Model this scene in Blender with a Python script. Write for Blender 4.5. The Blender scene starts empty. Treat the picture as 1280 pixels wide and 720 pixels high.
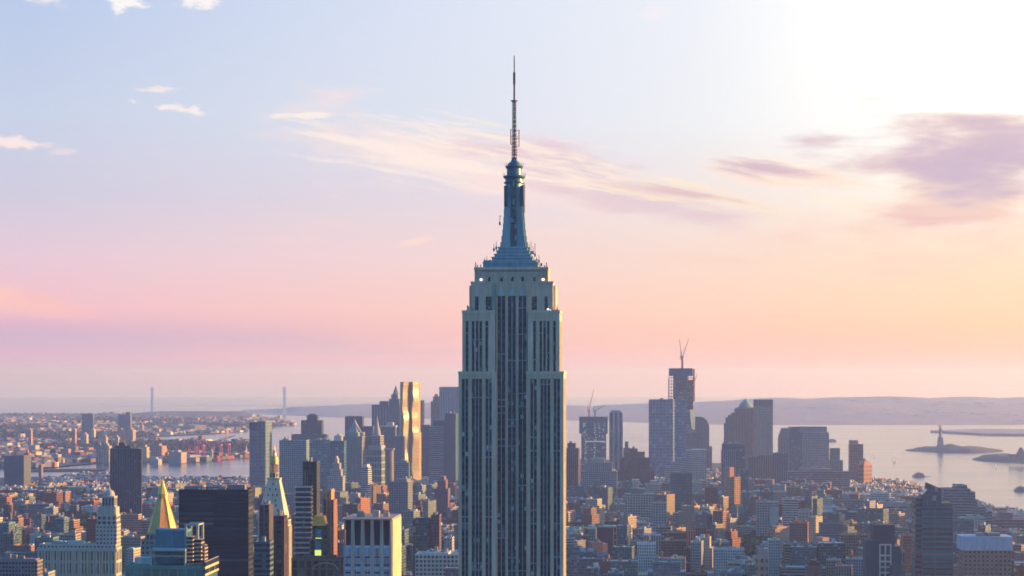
import bpy, bmesh, math, random
from mathutils import Vector
random.seed(7)
R = math.radians
sc = bpy.context.scene
col = sc.collection

# ------------------------------------------------------------------ camera
F, EY, CAMZ, RE = 2850.0, 472.0, 260.0, 7.3e6       # focal length and eye level in pixels of a 1280 wide frame
cam = bpy.data.cameras.new("camera")
cam.sensor_width = 36; cam.lens = F / 1280 * 36
cam.shift_y = (EY - 360) / 1280
cam.clip_start = 5; cam.clip_end = 200000
cob = bpy.data.objects.new("camera", cam); col.objects.link(cob)
cob.location = (0, 0, CAMZ); cob.rotation_euler = (R(90), 0, 0)
sc.camera = cob

# ------------------------------------------------------------------ world sky
SUN_EL, SUN_AZ = 6.0, 80.0
world = bpy.data.worlds.new("World"); sc.world = world; world.use_nodes = True
class NT:
    """tiny expression helper for shader maths"""
    def __init__(s, tree): s.t = tree
    def new(s, k, **kw):
        n = s.t.nodes.new(k)
        for a, b in kw.items(): setattr(n, a, b)
        return n
    def put(s, inp, v):
        if isinstance(v, bpy.types.NodeSocket): s.t.links.new(v, inp)
        elif v is not None: inp.default_value = v
    def m(s, op, a, b=None, c=None, clamp=False):
        n = s.new('ShaderNodeMath', operation=op, use_clamp=clamp)
        s.put(n.inputs[0], a)
        if b is not None: s.put(n.inputs[1], b)
        if c is not None: s.put(n.inputs[2], c)
        return n.outputs[0]
    def sm(s, v, a, b, lo=0.0, hi=1.0):
        n = s.new('ShaderNodeMapRange', interpolation_type='SMOOTHSTEP')
        for i, x in enumerate((v, a, b, lo, hi)): s.put(n.inputs[i], x)
        return n.outputs[0]
    def mix(s, f, a, b, bt='MIX'):
        n = s.new('ShaderNodeMix', data_type='RGBA', blend_type=bt)
        s.put(n.inputs[0], f)
        for i, x in ((6, a), (7, b)):
            s.put(n.inputs[i], (tuple(x) + (1,))[:4] if isinstance(x, tuple) else x)
        return n.outputs[2]
    def noise(s, vec, scale, detail=4, rough=.55, dist=0, dims='3D'):
        n = s.new('ShaderNodeTexNoise', noise_dimensions=dims)
        if vec is not None: s.put(n.inputs['Vector'], vec)
        n.inputs['Scale'].default_value = scale; n.inputs['Detail'].default_value = detail
        n.inputs['Roughness'].default_value = rough; n.inputs['Distortion'].default_value = dist
        return n.outputs[0]
    def ramp(s, f, stops):
        n = s.new('ShaderNodeValToRGB'); e = n.color_ramp.elements
        while len(e) < len(stops): e.new(.5)
        for q, (p, c) in zip(e, stops):
            q.position = p; q.color = (c[0], c[1], c[2], 1)
        s.put(n.inputs[0], f); return n.outputs[0]
    def xyz(s, x, y, z):
        n = s.new('ShaderNodeCombineXYZ')
        for i, v in enumerate((x, y, z)): s.put(n.inputs[i], v)
        return n.outputs[0]
def lin(c): return tuple((v/255/12.92 if v <= 10 else ((v/255+.055)/1.055)**2.4) for v in c)

def build_sky():
    wt = world.node_tree; wt.nodes.clear(); T = NT(wt)
    out = T.new('ShaderNodeOutputWorld')
    sky = T.new('ShaderNodeTexSky', sky_type='NISHITA', sun_disc=False)
    sky.sun_elevation = R(SUN_EL); sky.sun_rotation = R(SUN_AZ); sky.altitude = 260
    tc = T.new('ShaderNodeTexCoord'); sp = T.new('ShaderNodeSeparateXYZ'); wt.links.new(tc.outputs['Generated'], sp.inputs[0])
    x, y, z = sp.outputs
    az = T.m('MULTIPLY', T.m('ARCTAN2', x, y), 57.29578)      # degrees, positive to the right
    el = T.m('MULTIPLY', T.m('ARCSINE', z), 57.29578)
    sp_ = T.m('COSINE', T.m('MULTIPLY', T.m('SUBTRACT', az, SUN_AZ - 2), 0.0174533))
    t = T.m('DIVIDE', sp_, 0.407, clamp=True)                 # 0 away from the sun, 1 at the frame's warm side
    EL = [0, .5, 1.2, 1.7, 3, 4.5, 6.5, 9.5, 14, 20]
    LF = [(212,166,206),(224,174,210),(216,174,206),(243,190,204),(230,200,218),(206,202,224),(198,208,232),(183,200,234),(140,175,226),(90,145,214)]
    CE = [(244,176,190),(252,188,186),(252,196,188),(252,204,194),(243,214,214),(230,217,228),(224,228,242),(222,229,246),(180,206,240),(112,165,222)]
    RI = [(255,182,164),(255,198,164),(255,210,168),(255,218,178),(255,228,198),(255,241,226),(255,254,252),(255,255,255),(248,250,255),(200,220,245)]
    f = T.m('DIVIDE', el, 20.0, clamp=True)
    rl, rc, rr = [T.ramp(f, [(e/20, lin(c)) for e, c in zip(EL, L)]) for L in (LF, CE, RI)]
    base = T.mix(T.m('MULTIPLY', t, 2, clamp=True), rl, rc)
    base = T.mix(T.m('SUBTRACT', T.m('MULTIPLY', t, 2), 1, clamp=True), base, rr)
    # brighter towards the sun, deep blue overhead
    glow = T.sm(sp_, .27, .45)
    glow = T.m('MULTIPLY', glow, T.sm(el, 2.5, 8.5))
    base = T.mix(glow, base, (1.25, 1.2, 1.12))
    base = T.mix(T.m('MULTIPLY', T.sm(y, .75, .2), T.sm(sp_, .8, .35)), base, (.03, .36, .72))
    base = T.mix(T.sm(el, 14, 50), base, (.02, .33, .98))
    # ---------------- clouds
    v2 = T.xyz(az, el, 0.0)
    w1 = T.noise(T.xyz(T.m('MULTIPLY', az, .55), T.m('MULTIPLY', el, .9), 3.0), 1.0, 3)
    wob = T.m('MULTIPLY', T.m('SUBTRACT', w1, .5), .9)
    rot = T.m('ADD', el, T.m('MULTIPLY', az, .17))
    cir = T.noise(T.xyz(T.m('MULTIPLY', az, .34), T.m('ADD', T.m('MULTIPLY', rot, 3.6), wob), 7.0), 1.0, 9, .70)
    puf = T.noise(T.xyz(T.m('MULTIPLY', az, 1.5), T.m('MULTIPLY', el, 3.2), 1.0), 1.0, 7, .6)
    bro = T.noise(T.xyz(T.m('MULTIPLY', az, .30), T.m('MULTIPLY', el, 1.3), 11.0), 1.0, 6, .58)
    P = 57.29578 / F
    def cloud(base, px, py, rx, ry, ang, c, dens, nz, amp, thr, soft):
        dx = T.m('SUBTRACT', az, (px - 640) * P); dy = T.m('SUBTRACT', el, (EY - py) * P)
        ca, sa = math.cos(R(ang)), math.sin(R(ang))
        u = T.m('ADD', T.m('MULTIPLY', dx, ca/(rx*P)), T.m('MULTIPLY', dy, sa/(rx*P)))
        v = T.m('ADD', T.m('MULTIPLY', dx, -sa/(ry*P)), T.m('MULTIPLY', dy, ca/(ry*P)))
        r = T.m('SQRT', T.m('ADD', T.m('MULTIPLY', u, u), T.m('MULTIPLY', v, v)))
        g = T.m('SUBTRACT', 1.0, r)
        g = T.m('ADD', g, T.m('MULTIPLY', T.m('SUBTRACT', nz, .5), amp))
        k = T.m('MULTIPLY', T.sm(g, thr, thr + soft), dens)
        return T.mix(k, base, lin(c) if c[0] > 1.5 else c)
    for a in (
        (640, 300, 900, 60, -3, (250,214,206), .35, bro, 2.2, .55, .8),
        (1150, 285, 330, 75, 6, (250,206,196), .75, bro, 2.6, .15, 1.0),
        (1190, 270, 200, 40, 10, (228,180,190), .70, bro, 2.6, .25, .8),
        (1060, 262, 130, 30, -12, (255,240,220), .60, cir, 2.6, .25, .8),
        (1210, 210, 175, 72, -6, (255,222,196), .90, bro, 2.4, -.05, .7),
        (1210, 204, 200, 60, -4, (212,188,206), .92, bro, 2.4, -.08, .8),
        (1228, 214, 150, 44, -6, (196,176,202), .75, bro, 2.4, .05, .9),
        (1150, 186, 70, 20, 10, (204,182,206), .5, bro, 2.2, .15, .7),
        (985, 220, 125, 30, -6, (255,230,212), .90, cir, 2.4, .05, .7),
        (960, 214, 85, 17, -7, (206,174,198), .80, cir, 2.2, .10, .7),
        (590, 212, 330, 70, -13, (255,226,220), .75, bro, 2.6, .10, .9),
        (510, 192, 220, 48, -12, (255,238,230), .82, cir, 3.4, .26, .7),
        (740, 226, 240, 44, -15, (220,194,210), .68, bro, 2.6, .10, .8),
        (700, 205, 300, 50, -16, (255,236,224), .90, cir, 3.4, .42, .6),
        (870, 248, 170, 20, -8, (255,232,208), .90, cir, 2.8, .12, .7),
        (850, 243, 130, 11, -9, (212,176,196), .70, cir, 2.6, .15, .7),
        (384, 147, 90, 6, 1, (255,240,230), .85, puf, 1.8, .22, .6),
        (225, 141, 70, 11, -9, (255,240,234), .85, puf, 3.0, .36, .5),
        (203, 118, 44, 8, 0, (255,236,232), .75, puf, 2.6, .30, .6),
        (157, 7, 42, 24, 0, (255,250,246), .95, puf, 2.8, .26, .5),
        (252, 8, 52, 20, 10, (255,246,242), .92, puf, 2.8, .34, .5),
        (56, 8, 46, 17, -8, (252,240,243), .85, puf, 2.0, .12, .6),
        (26, 187, 60, 14, -6, (255,234,230), .85, puf, 2.8, .26, .6),
        (80, 197, 34, 10, 0, (242,222,230), .65, puf, 2.4, .20, .7),
        (40, 384, 140, 24, -3, (253,194,190), .75, bro, 2.4, .08, .7),
        (0, 372, 60, 26, 0, (254,200,192), .75, puf, 2.2, .00, .7),
        (520, 302, 40, 7, 12, (255,222,206), .70, cir, 2.2, .15, .7),
        (900, 326, 260, 12, -1, (250,206,190), .50, cir, 2.4, .20, .9),
        (120, 426, 520, 20, 0, (198,178,208), .50, bro, 1.8, .0, .9),
        (100, 492, 700, 12, 0, (186,176,210), .60, bro, 1.4, .0, .9),
        (420, 440, 420, 9, 0, (214,182,204), .40, bro, 2.0, .10, .9),
        (815, 20, 40, 12, 0, (250,240,246), .50, puf, 2.2, .20, .6),
    ):
        base = cloud(base, *a)
    b1 = T.new('ShaderNodeBackground'); wt.links.new(sky.outputs[0], b1.inputs[0]); b1.inputs[1].default_value = 0.05
    b2 = T.new('ShaderNodeBackground'); wt.links.new(base, b2.inputs[0]); b2.inputs[1].default_value = .50
    mx = T.new('ShaderNodeMixShader'); mx.inputs[0].default_value = .92
    wt.links.new(b1.outputs[0], mx.inputs[1]); wt.links.new(b2.outputs[0], mx.inputs[2])
    wt.links.new(mx.outputs[0], out.inputs[0])
build_sky()

# ------------------------------------------------------------------ sun, exposure
sun = bpy.data.lights.new("sun", 'SUN'); sun.energy = 5.0; sun.angle = R(.5); sun.color = (1.0, .56, .16)
so = bpy.data.objects.new("sun", sun); col.objects.link(so)
sd = Vector((math.sin(R(SUN_AZ))*math.cos(R(SUN_EL)), math.cos(R(SUN_AZ))*math.cos(R(SUN_EL)), math.sin(R(SUN_EL))))
so.rotation_euler = sd.to_track_quat('Z', 'Y').to_euler(); so.location = (0, 0, 900)
vs = sc.view_settings
vs.view_transform = 'Standard'; vs.look = 'None'; vs.exposure = 1.12; vs.gamma = 1.0; vs.use_curve_mapping = False
sc.cycles.volume_bounces = 2; sc.cycles.max_bounces = 5; sc.cycles.diffuse_bounces = 2; sc.cycles.glossy_bounces = 2
sc.cycles.use_denoising = True
sc.cycles.pixel_filter_type = 'BLACKMAN_HARRIS'; sc.cycles.filter_width = 1.7

# ------------------------------------------------------------------ coordinates on the round earth
def gz(x, y): return -(x*x + y*y) / (2*RE)
def gpt(px, py, h=3.0):
    """ground point seen along a bearing / dip"""
    a = F/(2*RE); b = -(py-EY); c = (CAMZ-h)*F
    disc = max(0, b*b - 4*a*c)
    d = (-b - math.sqrt(disc)) / (2*a)
    return ((px-640)/F*d, d)
GRID = 3.4                                           # the avenues run this many degrees to the right of the view

# ------------------------------------------------------------------ materials
MATS = {}
def principled(name):
    m = bpy.data.materials.new(name); m.use_nodes = True
    nt = m.node_tree; nt.nodes.clear(); T = NT(nt)
    o = T.new('ShaderNodeOutputMaterial'); b = T.new('ShaderNodeBsdfPrincipled')
    nt.links.new(b.outputs[0], o.inputs[0]); return m, T, b
def attr_col(T):
    a = T.new('ShaderNodeAttribute', attribute_name='col'); return a.outputs['Color']
def weather(T, c, scale=.06, amt=.35):
    tc = T.new('ShaderNodeTexCoord'); oi = T.new('ShaderNodeObjectInfo')
    n = T.noise(T.new('ShaderNodeNewGeometry').outputs['Position'], scale, 5, .6)
    k = T.m('ADD', 1 - amt/2 - .02, T.m('MULTIPLY', n, amt))
    vm = T.new('ShaderNodeVectorMath', operation='MULTIPLY'); T.put(vm.inputs[0], T.new('ShaderNodeNewGeometry').outputs['Position']); vm.inputs[1].default_value = (.55, .55, .045)
    st = T.noise(vm.outputs[0], 1.0, 4, .65)
    k = T.m('MULTIPLY', k, T.sm(st, .3, .62, .80, 1.06))
    hh = T.new('ShaderNodeVectorMath', operation='SCALE'); T.put(hh.inputs[0], c); T.put(hh.inputs['Scale'], k)
    return hh.outputs[0]
def facade(style):
    if style in MATS: return MATS[style]
    m, T, b = principled('facade_' + style)
    c = weather(T, attr_col(T))
    uv = T.new('ShaderNodeUVMap'); uv.uv_map = 'UVMap'
    sp = T.new('ShaderNodeSeparateXYZ'); T.put(sp.inputs[0], uv.outputs[0]); u, v = sp.outputs[0], sp.outputs[1]
    fu, fv = T.m('FRACT', u), T.m('FRACT', v)
    cell = T.xyz(T.m('FLOOR', u), T.m('FLOOR', v), 0.0)
    wn = T.new('ShaderNodeTexWhiteNoise', noise_dimensions='3D'); T.put(wn.inputs['Vector'], cell); rnd = wn.outputs['Value']
    def band(x, a, bb): return T.m('MULTIPLY', T.m('GREATER_THAN', x, a), T.m('LESS_THAN', x, bb))
    S = {'punch': (.27, .73, .28, .78), 'dense': (.18, .82, .25, .85), 'ribbon': (-.1, 1.1, .38, .86), 'strip': (.25, .75, -.1, 1.1),
         'glass': (.06, .94, .10, .92), 'arch': (.2, .8, .12, .9), 'slats': (-.1, 1.1, .30, .95), 'esb': (.12, .88, .34, .94)}[style]
    w = T.m('MULTIPLY', band(fu, S[0], S[1]), band(fv, S[2], S[3]))
    gl = T.ramp(rnd, [(0, (.008, .014, .022)), (.45, (.015, .03, .045)), (.8, (.03, .045, .06)), (.95, (.06, .075, .085)), (1, (.20, .19, .17))])
    if style == 'strip':
        sp_ = T.m('LESS_THAN', fv, .36)
        gl = T.mix(sp_, gl, T.mix(.72, c, (.05, .055, .06)))
    if style == 'glass':
        hh = T.new('ShaderNodeVectorMath', operation='SCALE'); T.put(hh.inputs[0], c); T.put(hh.inputs['Scale'], T.m('ADD', .45, T.m('MULTIPLY', rnd, .5)))
        gl = T.mix(T.m('GREATER_THAN', rnd, .94), hh.outputs[0], (.22, .24, .25))
    if style == 'esb':
        gl = T.ramp(rnd, [(0, (.004, .010, .024)), (.5, (.012, .026, .045)), (.78, (.04, .065, .09)), (.93, (.12, .15, .17)), (.975, (.34, .36, .36)), (1, (.62, .62, .58))])
        c = T.mix(T.sm(T.noise(T.xyz(T.m('FLOOR', u), T.m('MULTIPLY', v, .13), 0.0), 1.0, 2), .35, .7), c, (.10, .085, .09))
    T.put(b.inputs['Base Color'], T.mix(w, c, gl))
    T.put(b.inputs['Roughness'], T.m('SUBTRACT', .85, T.m('MULTIPLY', w, .62)))
    if style == 'glass':
        b.inputs['IOR'].default_value = 1.8
    bm = T.new('ShaderNodeBump'); bm.inputs['Strength'].default_value = .6; bm.inputs['Distance'].default_value = .4; bm.invert = True
    T.put(bm.inputs['Height'], w); T.t.links.new(bm.outputs[0], b.inputs['Normal'])
    MATS[style] = m; return m
def plain(name='plain', rough=.85, metal=0.0, scale=.08, amt=.4):
    if name in MATS: return MATS[name]
    m, T, b = principled(name)
    T.put(b.inputs['Base Color'], weather(T, attr_col(T), scale, amt))
    b.inputs['Roughness'].default_value = rough; b.inputs['Metallic'].default_value = metal
    MATS[name] = m; return m
plain('plain'); plain('roof', .9, 0, .12, .6); plain('metal', .42, .75, .2, .25); plain('gold', .42, .35, .3, .15); plain('leaf', .8, 0, .3, .8)
plain('aluminium', .38, .35, .12, .2)
def lampmat():
    m, T, b = principled('lamp'); T.put(b.inputs['Base Color'], attr_col(T)); T.put(b.inputs['Emission Color'], attr_col(T)); b.inputs['Emission Strength'].default_value = .6
    MATS['lamp'] = m
lampmat()
def M(k):
    return MATS[k] if k in MATS else facade(k)

# ------------------------------------------------------------------ mesh builder
class MB:
    def __init__(s): s.v = []; s.f = []; s.uv = []; s.c = []; s.m = []; s.names = []; s.marks = []
    def mi(s, k):
        if k not in s.names: s.names.append(k)
        return s.names.index(k)
    def face(s, pts, mat, c, uvs=None):
        n = len(s.v); s.v += [tuple(p) for p in pts]; s.f.append(tuple(range(n, n+len(pts))))
        s.uv += uvs if uvs else [(p[0]*.1, p[1]*.1) for p in pts]
        s.c += [c]*len(pts); s.m.append(s.mi(mat))
    def wall(s, a, b, z0, z1, mat, c, pu=3.5, pv=3.6, a2=None, b2=None, u0=0):
        L = math.hypot(b[0]-a[0], b[1]-a[1]); nu = max(1, round(L/pu)); nv = max(1, round((z1-z0)/pv))
        a2 = a2 or a; b2 = b2 or b
        s.face([(a[0], a[1], z0), (b[0], b[1], z0), (b2[0], b2[1], z1), (a2[0], a2[1], z1)], mat, c,
               [(u0, 0), (u0+nu, 0), (u0+nu, nv), (u0, nv)])
    def poly(s, P, z0, z1, mat, c, pu=3.5, pv=3.6, top=('roof', None), P2=None, bottom=False):
        """prism (or frustum to P2) over a counter-clockwise outline"""
        s.mark()
        n = len(P); P2 = P2 or P
        for i in range(n):
            j = (i+1) % n
            s.wall(P[i], P[j], z0, z1, mat, c, pu, pv, P2[i], P2[j], u0=i*40)
        if top: s.face([(p[0], p[1], z1) for p in P2], top[0], top[1] or c)
        if bottom: s.face([(p[0], p[1], z0) for p in reversed(P)], mat, c)
    def box(s, x0, x1, y0, y1, z0, z1, mat='plain', c=(.3, .3, .3), pu=3.5, pv=3.6, top=None, bottom=False):
        s.poly([(x0, y0), (x1, y0), (x1, y1), (x0, y1)], z0, z1, mat, c, pu, pv, top or (mat if mat in ('plain', 'metal', 'gold', 'roof', 'lamp', 'aluminium') else 'roof', None), bottom=bottom)
    def ngon(s, cx, cy, r, z0, z1, n=12, mat='plain', c=(.3, .3, .3), r2=None, pu=3.5, pv=3.6, ph=None, top=('plain', None)):
        s.mark(); ph = math.pi/n if ph is None else ph; r2 = r if r2 is None else r2
        P = [(cx+r*math.cos(ph+2*math.pi*i/n), cy+r*math.sin(ph+2*math.pi*i/n)) for i in range(n)]
        Q = [(cx+r2*math.cos(ph+2*math.pi*i/n), cy+r2*math.sin(ph+2*math.pi*i/n)) for i in range(n)]
        if r2 < 1e-3:
            for i in range(n):
                j = (i+1) % n; s.face([(P[i][0], P[i][1], z0), (P[j][0], P[j][1], z0), (cx, cy, z1)], mat, c, [(0, 0), (1, 0), (.5, 3)])
        else: s.poly(P, z0, z1, mat, c, pu, pv, top, Q)
    def tube(s, p, q, r, mat='metal', c=(.2, .2, .2), n=5, r2=None):
        s.mark(); p, q = Vector(p), Vector(q); d = (q-p).normalized(); u = d.orthogonal().normalized(); w = d.cross(u); r2 = r if r2 is None else r2
        A = [p+(u*math.cos(2*math.pi*i/n)+w*math.sin(2*math.pi*i/n))*r for i in range(n)]
        B = [q+(u*math.cos(2*math.pi*i/n)+w*math.sin(2*math.pi*i/n))*r2 for i in range(n)]
        for i in range(n):
            j = (i+1) % n; s.face([A[i], A[j], B[j], B[i]], mat, c)
        s.face(list(reversed(A)), mat, c); s.face(B, mat, c)
    def lathe(s, cx, cy, prof, n=16, mat='plain', c=(.3, .3, .3)):
        s.mark()
        for (r0, z0), (r1, z1) in zip(prof, prof[1:]):
            for i in range(n):
                a, b = 2*math.pi*i/n, 2*math.pi*(i+1)/n
                P = [(cx+r0*math.cos(a), cy+r0*math.sin(a), z0), (cx+r0*math.cos(b), cy+r0*math.sin(b), z0),
                     (cx+r1*math.cos(b), cy+r1*math.sin(b), z1), (cx+r1*math.cos(a), cy+r1*math.sin(a), z1)]
                if r1 < 1e-3: P = P[:3]
                elif r0 < 1e-3: P = [P[0], P[2], P[3]]
                s.face(P, mat, c)
    def mark(s): 
        if not s.marks or s.marks[-1] != len(s.f): s.marks.append(len(s.f))
    def build_each(s, name, parent=None):
        """every box, drum or tube of the builder as a part of its own"""
        ends = s.marks[1:]+[len(s.f)]
        for a, b in zip(s.marks, ends):
            q = MB(); q.names = list(s.names)
            off = s.f[a][0]; q.f = [tuple(i-off for i in f) for f in s.f[a:b]]; last = s.f[b-1][-1]+1
            q.v = s.v[off:last]; q.uv = s.uv[off:last]; q.c = s.c[off:last]; q.m = s.m[a:b]; q.build(name, parent)
    def build(s, name, parent=None, loc=None, rot=0.0, smooth=False):
        me = bpy.data.meshes.new(name); me.from_pydata(s.v, [], s.f)
        for k in s.names: me.materials.append(M(k))
        me.polygons.foreach_set('material_index', s.m)
        u = me.uv_layers.new(name='UVMap'); u.data.foreach_set('uv', [x for p in s.uv for x in p])
        a = me.color_attributes.new('col', 'FLOAT_COLOR', 'CORNER')
        a.data.foreach_set('color', [x for c in s.c for x in (c[0], c[1], c[2], 1.0)])
        if smooth: me.polygons.foreach_set('use_smooth', [True]*len(me.polygons))
        me.update()
        o = bpy.data.objects.new(name, me); col.objects.link(o)
        if parent: o.parent = parent
        if loc: o.location = loc
        if rot: o.rotation_euler = (0, 0, rot)
        return o
def tag(o, label=None, cat=None, group=None, kind=None):
    for k, v in (('label', label), ('category', cat), ('group', group), ('kind', kind)):
        if v: o[k] = v
    return o
def empty(name, loc, rot=0.0):
    o = bpy.data.objects.new(name, None); col.objects.link(o); o.location = loc; o.rotation_euler = (0, 0, rot); o.empty_display_size = 5
    return o
def copy_tree(o, parent=None):
    c = o.copy(); col.objects.link(c); c.parent = parent
    for ch in [x for x in KIDS.get(o.name, [])]: copy_tree(ch, c)
    return c
KIDS = {}

# ------------------------------------------------------------------ ground, water, land
def water():
    m, T, b = principled('water')
    g = T.new('ShaderNodeNewGeometry').outputs['Position']
    sp = T.new('ShaderNodeSeparateXYZ'); T.put(sp.inputs[0], g)
    st = T.noise(T.xyz(T.m('MULTIPLY', sp.outputs[0], .0011), T.m('MULTIPLY', sp.outputs[1], .0045), 0.0), 1.0, 6, .6)
    T.put(b.inputs['Base Color'], T.mix(T.sm(st, .35, .7), (.02, .05, .075), (.05, .085, .11)))
    T.put(b.inputs['Roughness'], T.sm(st, .3, .7, .13, .19)); b.inputs['IOR'].default_value = 1.33; b.inputs['Specular Tint'].default_value = (1, .91, .93, 1)
    n = T.noise(T.xyz(T.m('MULTIPLY', sp.outputs[0], .012), T.m('MULTIPLY', sp.outputs[1], .03), 0.0), 1.0, 4)
    bm = T.new('ShaderNodeBump'); bm.inputs['Strength'].default_value = .35; bm.inputs['Distance'].default_value = 3
    T.put(bm.inputs['Height'], n); T.t.links.new(bm.outputs[0], b.inputs['Normal'])
    V = [(0, 0, 0)]; Fc = []; rings = [400*1.16**i for i in range(40)]; rings = [r for r in rings if r < 62500]+[63000]; N = 96
    for r in rings:
        for i in range(N):
            a = 2*math.pi*i/N; V.append((r*math.sin(a), r*math.cos(a), gz(r, 0)))
    for i in range(N): Fc.append((0, 1+(i+1) % N, 1+i))
    for k in range(len(rings)-1):
        for i in range(N):
            j = (i+1) % N; p = 1+k*N; Fc.append((p+i, p+j, p+N+j, p+N+i))
    me = bpy.data.meshes.new('water'); me.from_pydata(V, [], Fc); me.materials.append(m)
    me.polygons.foreach_set('use_smooth', [True]*len(me.polygons))
    o = bpy.data.objects.new('water', me); col.objects.link(o); o['kind'] = 'structure'
water()
def landmat(name, cols, scale):
    m, T, b = principled(name)
    g = T.new('ShaderNodeNewGeometry').outputs['Position']
    n = T.noise(g, scale, 6, .65); v = T.new('ShaderNodeTexVoronoi'); T.put(v.inputs['Vector'], g); v.inputs['Scale'].default_value = scale*4
    k = T.m('ADD', T.m('MULTIPLY', n, .75), T.m('MULTIPLY', v.outputs['Distance'], .22))
    T.put(b.inputs['Base Color'], T.ramp(k, [(.30+.4*i/(len(cols)-1), c) for i, c in enumerate(cols)]))
    b.inputs['Roughness'].default_value = .9
    MATS[name] = m
landmat('city_ground', [(.03, .035, .04), (.05, .05, .05), (.04, .055, .04), (.09, .085, .08)], .012)
landmat('far_ground', [(.015, .028, .03), (.03, .04, .045), (.07, .06, .06), (.13, .11, .10)], .006)
landmat('hazed_hill_ground', [(.26, .17, .18), (.36, .24, .24), (.44, .31, .28)], .004)  # haze over the far hills put into this pale pink base colour
landmat('green_ground', [(.05, .05, .06), (.08, .07, .08), (.13, .10, .11)], .02)
def land(name, pts, mat, h=3.0, pre=None):
    """flat land sheet following the earth's curve, with a low quay edge"""
    P = [gpt(*p) for p in pts] + (pre or [])
    bm = bmesh.new(); vs_ = [bm.verts.new((x, y, 0)) for x, y in P]
    f = bm.faces.new(vs_); bmesh.ops.triangulate(bm, faces=[f])
    ys = [p[1] for p in P]; xs = [p[0] for p in P]
    st = 900
    y = min(ys)+st
    while y < max(ys):
        bmesh.ops.bisect_plane(bm, geom=bm.verts[:]+bm.edges[:]+bm.faces[:], plane_co=(0, y, 0), plane_no=(0, 1, 0)); y += st
    x = min(xs)+2500
    while x < max(xs):
        bmesh.ops.bisect_plane(bm, geom=bm.verts[:]+bm.edges[:]+bm.faces[:], plane_co=(x, 0, 0), plane_no=(1, 0, 0)); x += 2500
    bmesh.ops.recalc_face_normals(bm, faces=bm.faces)
    if sum(f.normal.z for f in bm.faces) < 0: bmesh.ops.reverse_faces(bm, faces=bm.faces)
    be = [e for e in bm.edges if e.is_boundary]
    r = bmesh.ops.extrude_edge_only(bm, edges=be)
    low = set(v for v in r['geom'] if isinstance(v, bmesh.types.BMVert))
    for v in bm.verts: v.co.z = gz(v.co.x, v.co.y) + (-2 if v in low else h)
    me = bpy.data.meshes.new(name); bm.to_mesh(me); bm.free(); me.materials.append(MATS[mat])
    o = bpy.data.objects.new(name, me); col.objects.link(o); o['kind'] = 'structure'
    return P
MAN = land('manhattan_ground', [(-300, 598), (0, 597), (130, 594), (180, 600), (310, 600), (400, 590), (470, 578), (560, 573), (700, 573), (860, 577), (1000, 584),
     (1062, 596), (1090, 600), (1140, 607), (1200, 624), (1235, 636), (1290, 646)], 'city_ground', 3, [(1060, 4000), (820, 0), (700, -2500), (-2600, -2500), (-2300, 3500)])
BRK = land('brooklyn_ground', [(-900, 583), (-60, 583), (60, 584), (62, 579), (134, 577), (136, 572), (178, 571), (186, 577), (230, 577), (311, 571), (318, 563), (322, 555), (306, 552), (285, 556),
     (255, 552.5), (215, 553.5), (160, 553), (150, 549.5), (185, 546), (215, 541.5), (275, 541.5), (300, 538.5), (318, 535), (345, 533.5), (366, 531), (362, 527.5), (335, 524), (318, 521), (250, 519.5), (170, 518.5), (60, 517), (-900, 516)], 'far_ground')
land('long_pier', [(20, 588.5), (130, 587.5), (132, 586), (20, 586.6)], 'far_ground', 4)
def hills(name, pts, ridge, mat, hf, n=60, rows=14, seed=1):
    """rolling land between a near shore (px,py) line and a far distance; hf gives crest height by bearing"""
    rnd = random.Random(seed); V = []; Fc = []
    from mathutils import noise as mn
    for i in range(n+1):
        px = pts[0][0]+(pts[-1][0]-pts[0][0])*i/n
        k = next(q for q in range(len(pts)-1) if pts[q][0] <= px+1e-6 and px <= pts[q+1][0]+1e-6)
        t = (px-pts[k][0])/(pts[k+1][0]-pts[k][0]); py = pts[k][1]*(1-t)+pts[k+1][1]*t
        X, D = gpt(px, py)
        for j in range(rows+1):
            t = j/rows; d = D+(ridge-D)*t; x = (px-640)/F*d
            e = max(0.0, min(1, i/3, (n-i)/3))
            hh = hf(px)*math.sin(min(1, t*1.25)*math.pi/2)**1.5*(1 if t < .8 else (1-t)/.2)
            hh *= .72+.5*mn.noise(Vector((x/2300, d/2300, seed)))+.3*mn.noise(Vector((x/700, d/900, seed+5)))
            V.append((x, d, gz(x, d)+2+max(0, hh)*e - (3 if j in (0, rows) or i in (0, n) else 0)))
    for i in range(n):
        for j in range(rows):
            a = i*(rows+1)+j; Fc.append((a, a+rows+1, a+rows+2, a+1))
    me = bpy.data.meshes.new(name); me.from_pydata(V, [], Fc); me.materials.append(MATS[mat]); me.polygons.foreach_set('use_smooth', [True]*len(me.polygons))
    o = bpy.data.objects.new(name, me); col.objects.link(o); o['kind'] = 'structure'
def interp(pts, x):
    if x <= pts[0][0]: return pts[0][1]
    for (a, b), (c, d) in zip(pts, pts[1:]):
        if x <= c: return b+(d-b)*(x-a)/(c-a)
    return pts[-1][1]
hills('island_hills', [(700, 525), (800, 528), (860, 530), (960, 531), (1280, 531), (1700, 532)], 21500, 'hazed_hill_ground',
      lambda p: interp([(700, 40), (800, 70), (870, 95), (940, 150), (1050, 185), (1120, 165), (1250, 150), (1700, 120)], p), seed=3)
hills('low_island_hills', [(300, 516.5), (420, 521.5), (640, 525), (760, 525)], 20500, 'hazed_hill_ground',
      lambda p: interp([(300, 0), (352, 30), (365, 60), (430, 85), (560, 80), (760, 60)], p), seed=9)
hills('shore_hills', [(-200, 527), (60, 527), (330, 524)], 16500, 'green_ground',
      lambda p: interp([(-200, 20), (140, 25), (190, 50), (300, 55), (330, 40)], p), seed=5, rows=8)
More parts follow.
